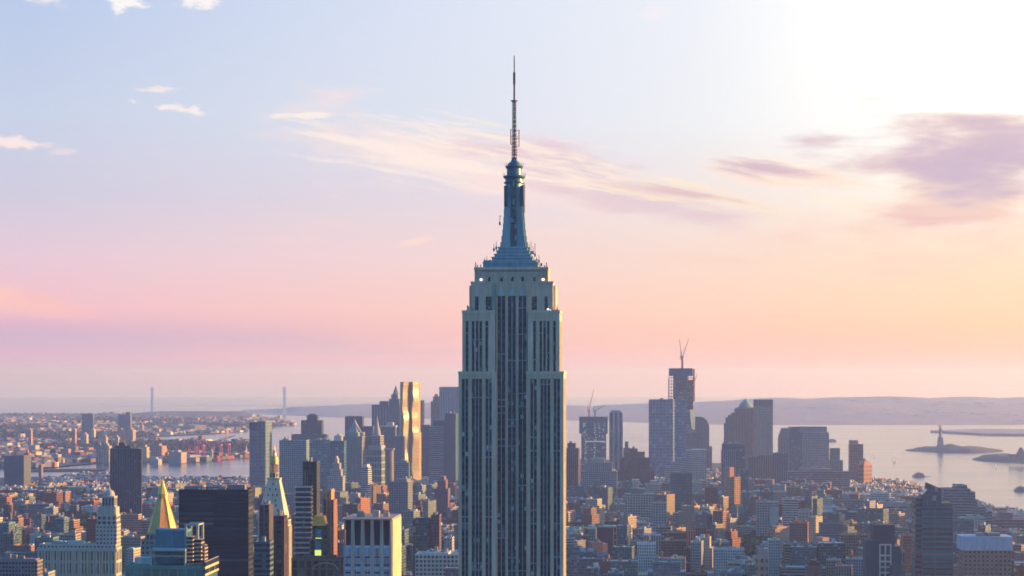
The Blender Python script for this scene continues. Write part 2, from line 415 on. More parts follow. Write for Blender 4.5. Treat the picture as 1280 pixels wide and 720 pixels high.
land('long_spit', [(1163, 539.6), (1230, 543.6), (1330, 544.5), (1330, 538.5), (1230, 537.5)], 'hazed_hill_ground', 10)
def island(name, px0, px1, py, pyb, h, seed, hump):
    rnd = random.Random(seed); X0, D0 = gpt(px0, py); X1, _ = gpt(px1, py); _, D1 = gpt(px0, pyb)
    V = []; Fc = []; n, m = 40, 8
    from mathutils import noise as mn
    for i in range(n+1):
        t = i/n; x = X0+(X1-X0)*t; w = math.sin(math.pi*min(1, max(0, t)))**.5; mid = (D0+D1)/2; hw = (D1-D0)/2*w+3
        for j in range(m+1):
            s = j/m*2-1; y = mid+s*hw
            z = h*interp(hump, t)*(1-s*s)**.5*(.8+.5*mn.noise(Vector((x/60, y/60, seed))))
            V.append((x, y, gz(x, y)+1+max(0, z)-(3 if abs(s) > .99 or i in (0, n) else 0)))
    for i in range(n):
        for j in range(m):
            a = i*(m+1)+j; Fc.append((a, a+m+1, a+m+2, a+1))
    me = bpy.data.meshes.new(name); me.from_pydata(V, [], Fc); me.materials.append(MATS['green_ground']); me.polygons.foreach_set('use_smooth', [True]*len(me.polygons))
    o = bpy.data.objects.new(name, me); col.objects.link(o); o['kind'] = 'structure'
island('statue_island', 1147, 1271, 565, 560, 20, 2, [(0, .1), (.12, .3), (.2, .75), (.35, .85), (.5, 1.15), (.7, .9), (.85, .6), (1, .2)])
island('fort_island', 1237, 1330, 577.5, 571, 19, 4, [(0, .1), (.15, .5), (.35, 1.1), (.6, 1.0), (1, .3)])

# ------------------------------------------------------------------ haze
def haze():
    m = bpy.data.materials.new('haze_air'); m.use_nodes = True; nt = m.node_tree; nt.nodes.clear(); T = NT(nt)
    o = T.new('ShaderNodeOutputMaterial'); p = T.new('ShaderNodeVolumePrincipled')
    p.inputs['Color'].default_value = HAZE_COL + (1,); p.inputs['Density'].default_value = HAZE_D; p.inputs['Absorption Color'].default_value = (1, 1, 1, 1); p.inputs['Anisotropy'].default_value = HAZE_G
    nt.links.new(p.outputs[0], o.inputs['Volume'])
    b = MB(); b.poly([(-64000, -64000), (64000, -64000), (64000, 64000), (-64000, 64000)], -274, 470, 'plain', (1, 1, 1), top=('plain', None), bottom=True)
    h = b.build('haze'); h.data.materials.clear(); h.data.materials.append(m); h['kind'] = 'stuff'
HAZE_COL, HAZE_D, HAZE_G = (.50, .60, 1.0), 4.6e-5, .5
haze()

# ------------------------------------------------------------------ buildings: placing helpers
STONE=(.36,.34,.30); LIME=(.42,.40,.35); CREAM=(.52,.44,.32); BROWN=(.15,.075,.055); BRICK=(.30,.10,.065); TAN=(.34,.25,.17); GREY=(.24,.25,.27)
DARK=(.02,.024,.034); TEAL=(.02,.13,.17); DTEAL=(.012,.07,.10); BLUE=(.05,.13,.21); PINK=(.40,.27,.24); LAV=(.30,.25,.27); WHITE=(.62,.60,.56); ORANGE=(.46,.20,.10); SLATE=(.07,.10,.13)
OCC = []       # (px0, px1, pytop, pybottom, dist, short name) used to work out what hides what
LAND = []      # landmarks for wording
class Site:
    def __init__(s, fa, fb, d, side=None, yaw=GRID, depth=None):
        s.d = d; s.s = d/F; s.px = (fa+fb)/2; s.yaw = yaw
        x = (s.px-640)*s.s; s.g = gz(x, d)+3; s.x = x
        az = math.degrees(math.atan2(x, d)); rel = math.radians(abs(yaw-az))
        s.W = (fb-fa)*s.s/math.cos(R(yaw)); s.k = 1/math.cos(R(yaw))
        s.D = depth or (side*s.s/max(.06, math.sin(rel)) if side else min(max(s.W, 18), 40))
        s.D = min(s.D, 110)
    def X(s, px): return (px-s.px)*s.s*s.k
    def Z(s, py): return CAMZ-(py-EY)*s.s-s.g
    def root(s, name, label, cat='building', group=None):
        o = empty(name, (s.x, s.d, s.g), -R(s.yaw)); tag(o, label, cat, group); return o
def clutter(mb, x0, x1, y0, y1, z, seed, n=3, c=(.25, .25, .25)):
    rnd = random.Random(seed)
    for _ in range(n):
        w = (x1-x0)*rnd.uniform(.1, .28); dp = (y1-y0)*rnd.uniform(.15, .35)
        a = rnd.uniform(x0+1, x1-w-1); b = rnd.uniform(y0+1, y1-dp-1); k = rnd.uniform(.6, 1.3)
        mb.box(a, a+w, b, b+dp, z+.01*_, z+rnd.uniform(1.8, 4.5), 'plain', tuple(min(1, q*k) for q in c))
def hero(name, label, fa, fb, d, tiers, side=None, yaw=GRID, cat='building', short=None, depth=None, cl=3, group=None, parapet=True):
    """tiers: (xa, xb, ytop, ybottom or None, inset, style, colour, pu, pv[, part name])  pixels -> metres at distance d"""
    S = Site(fa, fb, d, side, yaw, depth); o = S.root(name, label, cat, group)
    parts = {}; roof = MB(); ru = MB()
    for q, t in enumerate(tiers):
        xa, xb, yt, yb, ins, st, c = t[:7]; pu = t[7] if len(t) > 7 else 3.6; pv = t[8] if len(t) > 8 else 3.8; pn = t[9] if len(t) > 9 else 'wall'
        x0, x1 = S.X(xa), S.X(xb); z1 = S.Z(yt); z0 = S.Z(yb) if yb else 0.0
        y0 = ins+.013*q; y1 = S.D-ins*.6-.013*q
        pn_key = pn
        mb = parts.setdefault(pn_key, MB())
        mb.box(x0, x1, y0, y1, z0, z1, st, c, pu, pv, top=('roof', tuple(v*.8+.03 for v in c)))
        if parapet and st not in ('plain', 'metal', 'gold') and x1-x0 > 9:
            e = .5; h = z1+1.1
            rc = tuple(min(1, v*1.1+.01) for v in c)
            roof.box(x0-.15, x1+.15, y0-.15, y0+e, z1+.003, h, 'plain', rc); roof.box(x0-.15, x1+.15, y1-e, y1+.15, z1+.003, h, 'plain', rc)
            roof.box(x0-.15, x0+e, y0+e, y1-e, z1+.003, h, 'plain', rc); roof.box(x1-e, x1+.15, y0+e, y1-e, z1+.003, h, 'plain', rc)
    for k, mb in parts.items(): mb.build(k, o)
    if roof.v: roof.build('parapet', o)
    t = min(tiers, key=lambda t: t[2])
    if cl:
        clutter(ru, S.X(t[0]), S.X(t[1]), t[4]+1, S.D-t[4]-1, S.Z(t[2]), name+label, cl); ru.build_each('rooftop_unit', o)
    for t in tiers: OCC.append((t[0], t[1]+(side or 0)*(S.px < 800), t[2], 720 if t[3] is None else t[3], d, short))
    if short: LAND.append((S.px, min(t[2] for t in tiers), d, short))
    return o, S
def pyramid(S, o, name, xa, xb, yb, yt, mat, c, n=4, ins=0, ph=None, xt=None):
    mb = MB(); x0, x1 = S.X(xa), S.X(xb); r = (x1-x0)/2
    if n == 4:
        y0 = ins; y1 = ins+min(S.D, x1-x0); cx = (x0+x1)/2 if xt is None else S.X(xt); cy = (y0+y1)/2; P = [(x0, y0), (x1, y0), (x1, y1), (x0, y1)]
        for i in range(4):
            j = (i+1) % 4; mb.face([(P[i][0], P[i][1], S.Z(yb)), (P[j][0], P[j][1], S.Z(yb)), (cx, cy, S.Z(yt))], mat, c, [(0, 0), (8, 0), (4, 8)])
    else: mb.ngon((x0+x1)/2, ins+r, r, S.Z(yb), S.Z(yt), n, mat, c, r2=0, ph=ph)
    return mb.build(name, o)

# ------------------------------------------------------------------ the great limestone tower with the mast
def great_tower():
    S = Site(573, 704.5, 1296, yaw=GRID); S.D = 41
    o = S.root('limestone_skyscraper', 'tall limestone art deco skyscraper with stepped crown and long antenna mast', 'skyscraper')
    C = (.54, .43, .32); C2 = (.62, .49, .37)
    stone = MB(); strips = []; rb_ = random.Random(2)
    def front(xa, xb, yt, yb, sy, y0, groups, stone=stone, y1=None, lift=0.0, c=C):
        """wall plane at y0 with recessed window strips (groups: x0,x1,columns) that end at sy"""
        z0 = S.Z(yb) if yb else 0.0; z1 = S.Z(yt); zs = S.Z(sy); rec = .9
        x = xa
        for (a, b, n) in groups:
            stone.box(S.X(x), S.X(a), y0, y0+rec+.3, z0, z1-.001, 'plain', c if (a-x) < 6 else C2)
            stone.box(S.X(a), S.X(b), y0, y0+rec+.3, zs, z1-.002, 'plain', c)
            w = MB(); X0, X1 = S.X(a), S.X(b); nf = max(1, round((zs-z0)/3.75))
            w.face([(X0, y0+rec, z0), (X1, y0+rec, z0), (X1, y0+rec, zs), (X0, y0+rec, zs)], 'esb', (.035, .045, .06), [(a, 0), (a+n, 0), (a+n, nf), (a, nf)])
            for fl in rb_.sample(range(nf), max(1, nf//9)):
                zf = z0+(zs-z0)*(fl+.1)/nf; w.box(X0+.05, X1-.05, y0+rec-.5, y0+rec-.03, zf, zf+.55, 'plain', (.30, .33, .34))
            for i in range(1, n):
                xm = X0+(X1-X0)*i/n; w.box(xm-.26, xm+.26, y0+rec-.45, y0+rec-.02, z0, zs-.1, 'aluminium', (.34, .34, .35))
            strips.append(w); x = b
        stone.box(S.X(x), S.X(xb), y0, y0+rec+.3, z0, z1-.001, 'plain', C2)
    D = S.D
    # lower wings (level D), upper wings (C), shoulders (B), block (A)
    gL = [(577, 585.2, 2), (589.6, 602.4, 3), (606.8, 614.6, 2)]; gR = [(662.8, 670.8, 2), (675.4, 687.8, 3), (692, 699.8, 2)]
    front(573, 620.4, 467.5, None, 473.5, 0, gL); front(657.8, 704.3, 467.5, None, 473.5, 0, gR)
    front(577.4, 618.5, 391, 467.5, 401, 1.8, [(581.6, 585, 1), (589.5, 592.7, 1), (594.3, 597.6, 1), (599.1, 602.3, 1), (606.4, 609.9, 1)])
    front(659.6, 699.3, 391, 467.5, 401, 1.8, [(666.3, 669.4, 1), (674.3, 677.2, 1), (679, 681.8, 1), (683.6, 686.5, 1), (691.3, 694.6, 1)])
    # centre recess running up to the crown
    front(619.4, 658.8, 352.4, None, 369.5, 4.2, [(621.2, 631, 2), (634.4, 644.1, 2), (647.6, 657.4, 2)])
    def core(xa, xb, yt, yb, a, b, st='plain', pu=6.2):
        z0 = S.Z(yb) if yb else 0.0
        stone.box(S.X(xa), S.X(xb), a, b, z0, S.Z(yt)-.02, st, C, pu, 3.75, top=('roof', (.2, .2, .2)))
    core(573.05, 620.4, 467.5, None, 1.25, D); core(657.8, 704.25, 467.5, None, 1.25, D); core(620, 658, 467.5, None, 5.5, D-4)
    core(577.5, 618.4, 391, 467.5, 3.05, D-2); core(659.7, 699.2, 391, 467.5, 3.05, D-2); core(618, 660, 391, 467.5, 5.5, D-5)
    for (side, x, ya, yb_, yt, y0) in ((1, 704.25, 1.2, D, 473.5, 0), (-1, 573.05, 1.2, D, 473.5, 0), (1, 699.2, 3, D-2, 401, 467.5), (-1, 577.5, 3, D-2, 401, 467.5)):
        for k in range(5):
            yc = ya+(yb_-ya)*(k+.7)/5.4; X0 = S.X(x); z0 = S.Z(y0) if y0 else 0; z1 = S.Z(yt); nf = round((z1-z0)/3.75); w = MB(); xx = X0+side*.06
            P = [(xx, yc-1, z0), (xx, yc+1, z0), (xx, yc+1, z1), (xx, yc-1, z1)]; U = [(0, 0), (1, 0), (1, nf), (0, nf)]
            w.face(P if side > 0 else P[::-1], 'esb', (.1, .1, .1), U if side > 0 else U[::-1]); strips.append(w)
    # shoulders with tall windows
    zb, zt = 391, 352
    core(587.5, 619.6, zt, zb, 7.1, D-7, 'plain'); core(658.6, 690.5, zt, zb, 7.1, D-7, 'plain'); core(619.5, 658.7, zt, zb, 7.4, D-8, 'plain')
    for (a, b, e, f, s_) in ((587.5, 619.4, 352, 391, 5.9), (658.8, 690.4, 352, 391, 5.9)):
        gs = [(592.6, 597.2, 1), (606.3, 613.6, 2)] if a < 640 else [(664, 670.6, 2), (680, 684, 1)]
        x = a
        for (p, q, n) in gs:
            stone.box(S.X(x), S.X(p), s_, s_+1.2, S.Z(f), S.Z(e)-.01, 'plain', C2)
            stone.box(S.X(p), S.X(q), s_, s_+1.2, S.Z(370), S.Z(e)-.02, 'plain', C2)
            w = MB(); w.face([(S.X(p), s_+.8, S.Z(f)), (S.X(q), s_+.8, S.Z(f)), (S.X(q), s_+.8, S.Z(370)), (S.X(p), s_+.8, S.Z(370))], 'esb', (.1, .1, .1), [(p, 0), (p+n, 0), (p+n, 5), (p, 5)]); strips.append(w)
            x = q
        stone.box(S.X(x), S.X(b), s_, s_+1.2, S.Z(f), S.Z(e)-.01, 'plain', C2)
    # block A
    core(592, 684.5, 336.5, 352, 7.6, D-9, 'plain')
    core(596, 681, 339, 352.3, 6.4, 7.5, 'plain')
    for a, b in ((592, 600), (676, 684.5)): stone.box(S.X(a), S.X(b), 7.0, 7.55, S.Z(352), S.Z(336), 'plain', C2)
    for a, b, n, y0, zb_, zt_ in ((588.5, 618, 9, 5.75, 391, 353.5), (660, 690, 9, 5.75, 391, 353.5), (593, 683.5, 22, 6.15, 352, 338), (621, 657, 8, 4.0, 366, 353.5)):
        for i in range(n+1):
            x = S.X(a+(b-a)*i/n); hit = any(p-.6 < a+(b-a)*i/n < q+.6 for p, q in ((592.6, 597.2), (606.3, 613.6), (664, 670.6), (680, 684))) and y0 == 5.75
            if not hit: stone.box(x-.22, x+.22, y0, y0+(.7 if y0 > 6 else .3), S.Z(zb_)+(2 if y0 > 6 else 0), S.Z(zt_), 'plain', C if i % 3 else C2)
    # parapets and cornices
    for (a, b, y, d0, d1) in ((573, 620.4, 467.5, -.25, D), (657.8, 704.3, 467.5, -.25, D), (577.4, 618.5, 391, 1.55, D-2), (659.6, 699.3, 391, 1.55, D-2), (592, 684.5, 336.5, 6.1, D-9)):
        z = S.Z(y)
        stone.box(S.X(a)-.25, S.X(b)+.25, d0, d0+.8, z+.002, z+1.5, 'plain', C2); stone.box(S.X(a)-.2, S.X(a)+.5, d0+.8, d1, z+.002, z+1.5, 'plain', C2); stone.box(S.X(b)-.5, S.X(b)+.2, d0+.8, d1, z+.002, z+1.5, 'plain', C2)
    stone.box(S.X(587), S.X(619.3), 5.6, 5.85, S.Z(353.5), S.Z(351.2), 'plain', C2); stone.box(S.X(658.9), S.X(691), 5.6, 5.85, S.Z(353.5), S.Z(351.2), 'plain', C2)
    # right-hand shoulder wedge, sunlit
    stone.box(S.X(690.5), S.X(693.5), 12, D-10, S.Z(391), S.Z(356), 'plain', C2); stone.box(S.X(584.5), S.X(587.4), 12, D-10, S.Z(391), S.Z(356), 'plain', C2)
    stone.build('wall', o)
    for w in strips: w.build('window_strip', o)
    # winged finials above the centre strips
    for cx in (626, 639.2, 652.4):
        w = MB()
        for k, (hw, za, zb_) in enumerate(((4.2, 369.5, 367), (3.1, 367, 363.5), (2.0, 363.5, 360), (1.0, 360, 356.5))):
            w.box(S.X(cx-hw), S.X(cx+hw), 3.6+.15*k, 4.18, S.Z(za), S.Z(zb_)-.01*k, 'aluminium', (.50, .46, .42))
        w.build('finial', o)
    # small square windows and two lamps in block A
    for x in (610.5, 626, 639.5, 652.5, 667.5):
        w = MB(); w.box(S.X(x-1.5), S.X(x+1.5), 6.32, 6.39, S.Z(351), S.Z(345.5), 'plain', (.012, .02, .035)); w.build('window', o)
    for x in (600.3, 678):
        w = MB(); w.ngon(S.X(x), 6.1, .75, S.Z(350.2), S.Z(347.4), 8, 'lamp', (1, .97, .9)); w.build('floodlight', o)
    rnd = random.Random(5); eq = MB()                       # aerials and machinery on the setback roofs
    for base, xs in ((391, [(583, 586), (588, 592), (684, 698)]), (336.5, [(592, 600), (672, 684)])):
        for a, b in xs:
            for _ in range(7):
                x = S.X(rnd.uniform(a, b)); y = rnd.uniform(2.6, 5.5) if base > 390 else rnd.uniform(8, 20); h = rnd.uniform(1, 4.5)
                eq.box(x-.25, x+.25, y-.25, y+.25, S.Z(base), S.Z(base)+h, 'plain', (.25, .22, .2))
                if rnd.random() < .5: eq.box(x-.8, x+.8, y-.5, y+.5, S.Z(base)+.01, S.Z(base)+h*.5, 'plain', rnd.choice([(.6, .6, .6), (.3, .2, .18)]))
    eq.build_each('rooftop_unit', o)
    for x, y in ((684.5, 386.5), (687.5, 388)):
        w = MB(); w.ngon(S.X(x), 3, .6, S.Z(y+1), S.Z(y-1), 8, 'lamp', (1, .98, .92)); w.build('floodlight', o)
    # ---- mast base: stepped metal tiers
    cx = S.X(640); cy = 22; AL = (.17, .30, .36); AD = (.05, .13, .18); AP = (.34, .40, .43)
    tiers = [(602.5, 671.5, 336.4, 326.8), (605.5, 669, 326.8, 324.6), (613.5, 664.5, 324.6, 320), (616.5, 662, 320, 316), (619, 660, 316, 311.5), (621, 657.6, 311.5, 307)]
    m = MB()
    for k, (a, b, y0, y1) in enumerate(tiers):
        hw = (S.X(b)-S.X(a))/2; hd = min(hw, 13-k*.6)
        mx = (S.X(a)+S.X(b))/2
        m.box(mx-hw, mx+hw, cy-hd-1, cy+hd, S.Z(y0), S.Z(y1)-.05*k, 'aluminium', AL)
        m.box(mx-hw-.35, mx+hw+.35, cy-hd-1.35, cy+hd+.3, S.Z(y1)-.5, S.Z(y1)+.12, 'aluminium', AP)
    m.build('mast_base', o)
    w = MB()
    for i in range(22):
        x = S.X(618+i*2.05); w.box(x, x+.6, cy-14.42, cy-14.03, S.Z(335.8), S.Z(333.6), 'plain', (.8, .8, .78) if i % 3 else (.4, .4, .4))
    w.build('deck_window', o)
    # ---- mast shaft: fluted tower with four stepped buttress wings
    sh = MB(); r = (S.X(652)-S.X(629))/2
    sh.ngon(cx, cy, r, S.Z(307), S.Z(224), 16, 'aluminium', AL)
    sh.build('mast_shaft', o)
    bt = MB()
    prof = [(307, 17.6), (300, 16.2), (292, 15.0), (284, 14.2), (276, 13.6), (268, 13.1), (258, 12.6), (244, 12.0), (230, 11.6)]
    for (y0, h0), (y1, h1) in zip(prof, prof[1:]):
        w0 = h0*S.s
        for (dx, dy) in ((1, 0), (-1, 0), (0, 1), (0, -1)):
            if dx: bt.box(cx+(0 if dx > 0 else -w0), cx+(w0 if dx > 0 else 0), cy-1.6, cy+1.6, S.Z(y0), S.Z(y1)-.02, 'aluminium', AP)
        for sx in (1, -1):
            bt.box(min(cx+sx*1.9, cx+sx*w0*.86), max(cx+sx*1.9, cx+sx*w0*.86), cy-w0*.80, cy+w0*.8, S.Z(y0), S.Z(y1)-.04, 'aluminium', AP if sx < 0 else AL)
    bt.build('buttress', o)
    for zz in (-1, 1):
        w = MB(); w.box(cx-1.75, cx+1.75, cy-4.9-1.6 if zz < 0 else cy+4.5, cy-4.5 if zz < 0 else cy+6.2, S.Z(307), S.Z(223), 'glass', (.02, .05, .08), 1.2, 3.4); w.build('glass_strip', o)
    for xx in (-1, 1):
        w = MB(); w.box(cx+xx*4.6-1.0, cx+xx*4.6+1.0, cy-5.62, cy-4.9, S.Z(255), S.Z(229), 'plain', (.03, .09, .14)); w.build('window', o)
    h = MB()
    h.lathe(cx, cy, [(5.3, S.Z(226)), (6.1, S.Z(225)), (6.1, S.Z(223.8)), (5.2, S.Z(223)), (5.2, S.Z(220)), (5.9, S.Z(218.6)), (6.5, S.Z(217)), (6.4, S.Z(216)), (4.4, S.Z(214.5)), (4.3, S.Z(207)),
                     (5.0, S.Z(205)), (5.3, S.Z(203.6)), (4.0, S.Z(202.6)), (3.6, S.Z(200)), (2.0, S.Z(197)), (1.4, S.Z(194)), (0, S.Z(193))], 24, 'aluminium', (.06, .15, .20))
    h.build('mast_cap', o, smooth=False)
    b_ = MB()                                             # small spikes round the cap rings, side ladder and lift cage
    for (rr, zz, n) in ((6.4, 216, 12), (5.2, 203.6, 10)):
        for i in range(n):
            a = 2*math.pi*i/n; x, y = cx+rr*math.cos(a), cy+rr*math.sin(a); b_.tube((x, y, S.Z(zz)), (x+.3*math.cos(a), y+.3*math.sin(a), S.Z(zz)+1.8), .12, 'metal', (.1, .1, .12), 4)
    for (x, y0, y1) in ((622.5, 279, 267), (618, 310, 300), (615, 312, 303), (662, 316, 300), (664.5, 316, 306), (667, 319, 302), (659.5, 311, 303), (606, 327, 318), (610, 327, 322), (669, 326, 320), (603, 327, 320.5), (672, 327, 317), (675, 331, 327.5)):
        b_.tube((S.X(x), cy-6, S.Z(y0)), (S.X(x), cy-6, S.Z(y1)), .2, 'metal', (.16, .12, .12), 4)
        b_.box(S.X(x)-.5, S.X(x)+.5, cy-6.5, cy-5.5, S.Z(y0), S.Z(y0)+1.8, 'plain', (.2, .18, .18))
    b_.box(S.X(622), S.X(624), cy-6.1, cy-5.9, S.Z(279), S.Z(278), 'plain', (.2, .2, .2)); b_.box(S.X(622), S.X(624.5), cy-6.1, cy-5.9, S.Z(268), S.Z(267), 'plain', (.2, .2, .2))
    for i in range(16):
        x = S.X(652.6)-i*.0; z = S.Z(262)+i*(S.Z(226)-S.Z(262))/16; b_.box(x-.35, x+.5, cy-2, cy+2, z, z+.5, 'plain', (.35, .22, .18))
    b_.build_each('aerial', o)
    # ---- lattice antenna
    def lattice(y0, y1, hw0, hw1, rr, c, step=2.2):
        mb = MB(); z0, z1 = S.Z(y0), S.Z(y1); n = max(2, int((z1-z0)/step))
        P = lambda t, i: (cx+(hw0+(hw1-hw0)*t)*(1 if i in (0, 3) else -1), cy+(hw0+(hw1-hw0)*t)*(1 if i in (0, 1) else -1), z0+(z1-z0)*t)
        for i in range(4):
            mb.tube(P(0, i), P(1, i), rr, 'metal', c, 4)
            for k in range(n):
                j = (i+1) % 4; mb.tube(P(k/n, i), P((k+1)/n, j), rr*.6, 'metal', c, 3); mb.tube(P(k/n, i), P(k/n, j), rr*.6, 'metal', c, 3)
        mb.ngon(cx, cy, min(hw0, hw1)*.55, z0, z1, 6, 'metal', (.10, .07, .08))
        return mb
    a = lattice(198, 164, 1.15, 1.0, .20, (.28, .10, .09)); a.build('antenna_lattice', o)
    a = lattice(164, 141, .95, .95, .24, (.08, .08, .10)); a.build('antenna_lattice', o)
    a = lattice(141, 120.5, .85, .75, .20, (.42, .26, .24))
    for i in range(6):
        z = S.Z(139-i*3.2); a.box(cx-1.3, cx+1.3, cy-1.1, cy+1.1, z, z+.5, 'plain', (.5, .36, .36))
    a.build('antenna_lattice', o)
    a = MB(); a.ngon(cx, cy, 2.0, S.Z(120.8), S.Z(119.6), 12, 'plain', (.2, .1, .12)); a.build('antenna_platform', o)
    a = MB(); a.ngon(cx, cy, .55, S.Z(119.6), S.Z(99), 8, 'plain', (.035, .035, .045)); a.ngon(cx, cy, .72, S.Z(99), S.Z(84), 8, 'plain', (.03, .03, .04)); a.ngon(cx, cy, .36, S.Z(84), S.Z(72), 6, 'plain', (.06, .05, .06), r2=.36); a.ngon(cx, cy, .36, S.Z(72), S.Z(62.5), 5, 'plain', (.07, .06, .06), r2=.24); a.build('antenna_needle', o)
    a = MB()
    for (x, y0, y1) in ((646.2, 179, 157), (635.8, 176, 156)):
        a.tube((S.X(x), cy-1, S.Z(y0)), (S.X(x), cy-1, S.Z(y1)), .28, 'metal', (.40, .14, .12), 5)
        for y in (y0-1, (y0+y1)/2, y1+1): a.tube((S.X(x), cy-1, S.Z(y)), (cx, cy-1, S.Z(y)), .16, 'metal', (.3, .12, .1), 4)
    for i in range(9):
        z = S.Z(193-i*3.4); a.box(cx-1.9, cx+1.9, cy-.15, cy+.15, z, z+.3, 'plain', (.35, .2, .2))
    a.build_each('antenna_panel', o)
    OCC.append((573, 709, 391, 720, 1296, 'x')); LAND.append((640, 60, 1296, 'great limestone tower'))
great_tower()

# ------------------------------------------------------------------ hero buildings, left of the great tower
def left_buildings():
    H = hero
    # white tower with domed lantern over a colonnaded block
    o, S = H('clock_tower_building', 'pale limestone block with tall pilasters and a stepped lantern tower, lit on its right', 46, 146, 2350,
        [(46, 146, 686, None, 0, 'arch', LIME, 7.5, 14), (48, 145, 681.5, 686, 1, 'punch', LIME, 4, 3), (119, 145.5, 657, 681.5, 3, 'punch', LIME, 3.6, 4.2, 'tower'), (120.5, 145, 645, 657, 3.5, 'dense', LIME, 4.5, 5, 'tower'),
         (122, 144, 634, 645, 5, 'plain', LIME, 4, 4, 'tower'), (126, 141.5, 622, 634, 6, 'arch', (.34, .36, .36), 3.2, 10, 'tower')], side=7, cl=0, short='white domed lantern tower')
    m = MB(); cx = S.X(133.5)
    m.lathe(cx, 6+6.5, [(7.5, S.Z(622)), (7.0, S.Z(620.5)), (5.6, S.Z(620)), (5.4, S.Z(617)), (4.2, S.Z(614.5)), (2.0, S.Z(612.8)), (1.1, S.Z(612)), (.5, S.Z(608)), (0, S.Z(606))], 16, 'plain', LIME); m.build('dome', o)
    m = MB()
    for k, x in enumerate((124.2, 128.7, 133.2, 137.7, 142.2)): m.ngon(S.X(x), 5.4, .9, S.Z(645)-.05, S.Z(633), 8, 'plain', LIME)
    m.build_each('column', o)
    m = MB()
    for i in range(26): x = S.X(46)+(S.X(146)-S.X(46))*(i+.5)/26; m.box(x-.75, x+.75, -.9, -.02, 0, S.Z(689), 'plain', CREAM)
    m.box(S.X(46)-1.2, S.X(146)+1.2, -1.6, 1, S.Z(689), S.Z(687), 'plain', LIME); m.build_each('pilaster', o)
    m = MB(); clutter(m, S.X(50), S.X(115), 3, 20, S.Z(681.5), 'ce', 7, (.35, .4, .4)); m.build_each('rooftop_unit', o)
    # gold pyramid
    o, S = H('gold_pyramid_tower', 'stone tower topped by a tall faceted gold pyramid', 178, 219, 1760, [(176, 220, 676, None, 0, 'punch', STONE, 3.5, 3.8), (181, 216, 668.5, 676, 3, 'arch', STONE, 3, 5)], depth=25, cl=0, short='gold pyramid')
    m = MB(); m.ngon(S.X(198.8), 13, 12.2, S.Z(668.5), S.Z(624), 8, 'gold', (1.0, .42, .12), r2=4.1, ph=.0); m.build('spire', o)
    m = MB(); m.ngon(S.X(198.8), 13, 3.9, S.Z(624), S.Z(618.5), 8, 'gold', (.62, .36, .10), ph=.0); m.ngon(S.X(198.8), 13, 4.1, S.Z(618.5), S.Z(602), 8, 'gold', (.9, .55, .12), r2=.5, ph=.0); m.ngon(S.X(198.8), 13, .4, S.Z(602), S.Z(598), 6, 'gold', (.9, .55, .12), r2=.1); m.build('lantern', o)
    m = MB()
    for i in range(8):
        a = 2*math.pi*i/8; m.tube((S.X(198.8)+12.3*math.cos(a), 13+12.3*math.sin(a), S.Z(668.5)), (S.X(198.8)+4.2*math.cos(a), 13+4.2*math.sin(a), S.Z(624)), .28, 'gold', (.8, .5, .15), 4)
    m.build('rib', o)
    # near green-fronted tower with roof frames
    o, S = H('green_glass_tower', 'green glass panelled tower with open white roof frames in front of gold pyramid', 156, 255, 1385, [(156, 255, 709, None, 0, 'glass', (.10, .24, .22), 5.6, 14)], side=19, cl=0, short='green panelled tower', parapet=True)
    m = MB(); m.box(S.X(187), S.X(228), 16, 30, S.Z(707), S.Z(664), 'glass', (.03, .22, .30), 9, 22); m.build('tank_house', o)
    m = MB(); wc = (.42, .42, .38)
    def frame(x0, x1, y, z0, z1, r_=.55):
        m.box(S.X(x0)-r_, S.X(x0)+r_, y-r_, y+r_, S.Z(z0), S.Z(z1), 'plain', wc); m.box(S.X(x1)-r_, S.X(x1)+r_, y-r_, y+r_, S.Z(z0), S.Z(z1), 'plain', wc)
        m.box(S.X(x0)-r_, S.X(x1)+r_, y-r_*.9, y+r_*.9, S.Z(z1)-r_, S.Z(z1)+r_, 'plain', wc)
    for y in (6, 14): frame(186, 229, y, 709, 689); m.box(S.X(187), S.X(228), y-.3, y+.3, S.Z(697), S.Z(695.6), 'plain', wc)
    for y in (15.5, 31): frame(226, 241, y, 690, 658, .7); m.box(S.X(227), S.X(240), y-.4, y+.4, S.Z(676), S.Z(674.4), 'plain', wc)
    m.box(S.X(185), S.X(230), 4.5, 15, S.Z(689.5), S.Z(687), 'plain', wc); m.box(S.X(240)-.5, S.X(241)+.5, 15.5, 31, S.Z(659), S.Z(657.3), 'plain', wc); m.box(S.X(240)-.5, S.X(241)+.5, 15.5, 31, S.Z(685), S.Z(683.3), 'plain', wc)
    m.build_each('roof_frame', o)
    m = MB()
    for i, (a, b, t) in enumerate(((229.5, 238, 672), (235, 247, 676), (242, 250, 684))): m.box(S.X(a), S.X(b), 8+4*i, 18+4*i, S.Z(707), S.Z(t), 'slats', (.52, .36, .22), 1.4, 2.4)
    m.build_each('cooling_tower', o)
    m = MB(); m.box(S.X(163), S.X(184), 10, 20, S.Z(707), S.Z(699), 'plain', (.55, .5, .45)); m.box(S.X(254.5), S.X(255.3), 3, 3.6, S.Z(707), S.Z(678), 'plain', (.3, .3, .3)); m.build_each('rooftop_unit', o)
    # the sunlit gold flank stands higher than the front
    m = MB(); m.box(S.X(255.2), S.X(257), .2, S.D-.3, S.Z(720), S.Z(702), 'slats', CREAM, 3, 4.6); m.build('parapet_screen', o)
    # black slab
    o, S = H('black_office_slab', 'wide black glass office slab with lamps along its flat roof edge', 223, 311, 1720, [(223, 311, 613.5, None, 0, 'ribbon', (.010, .014, .024), 30, 3.9)], side=6.5, cl=4, short='wide black slab')
    rnd = random.Random(3)
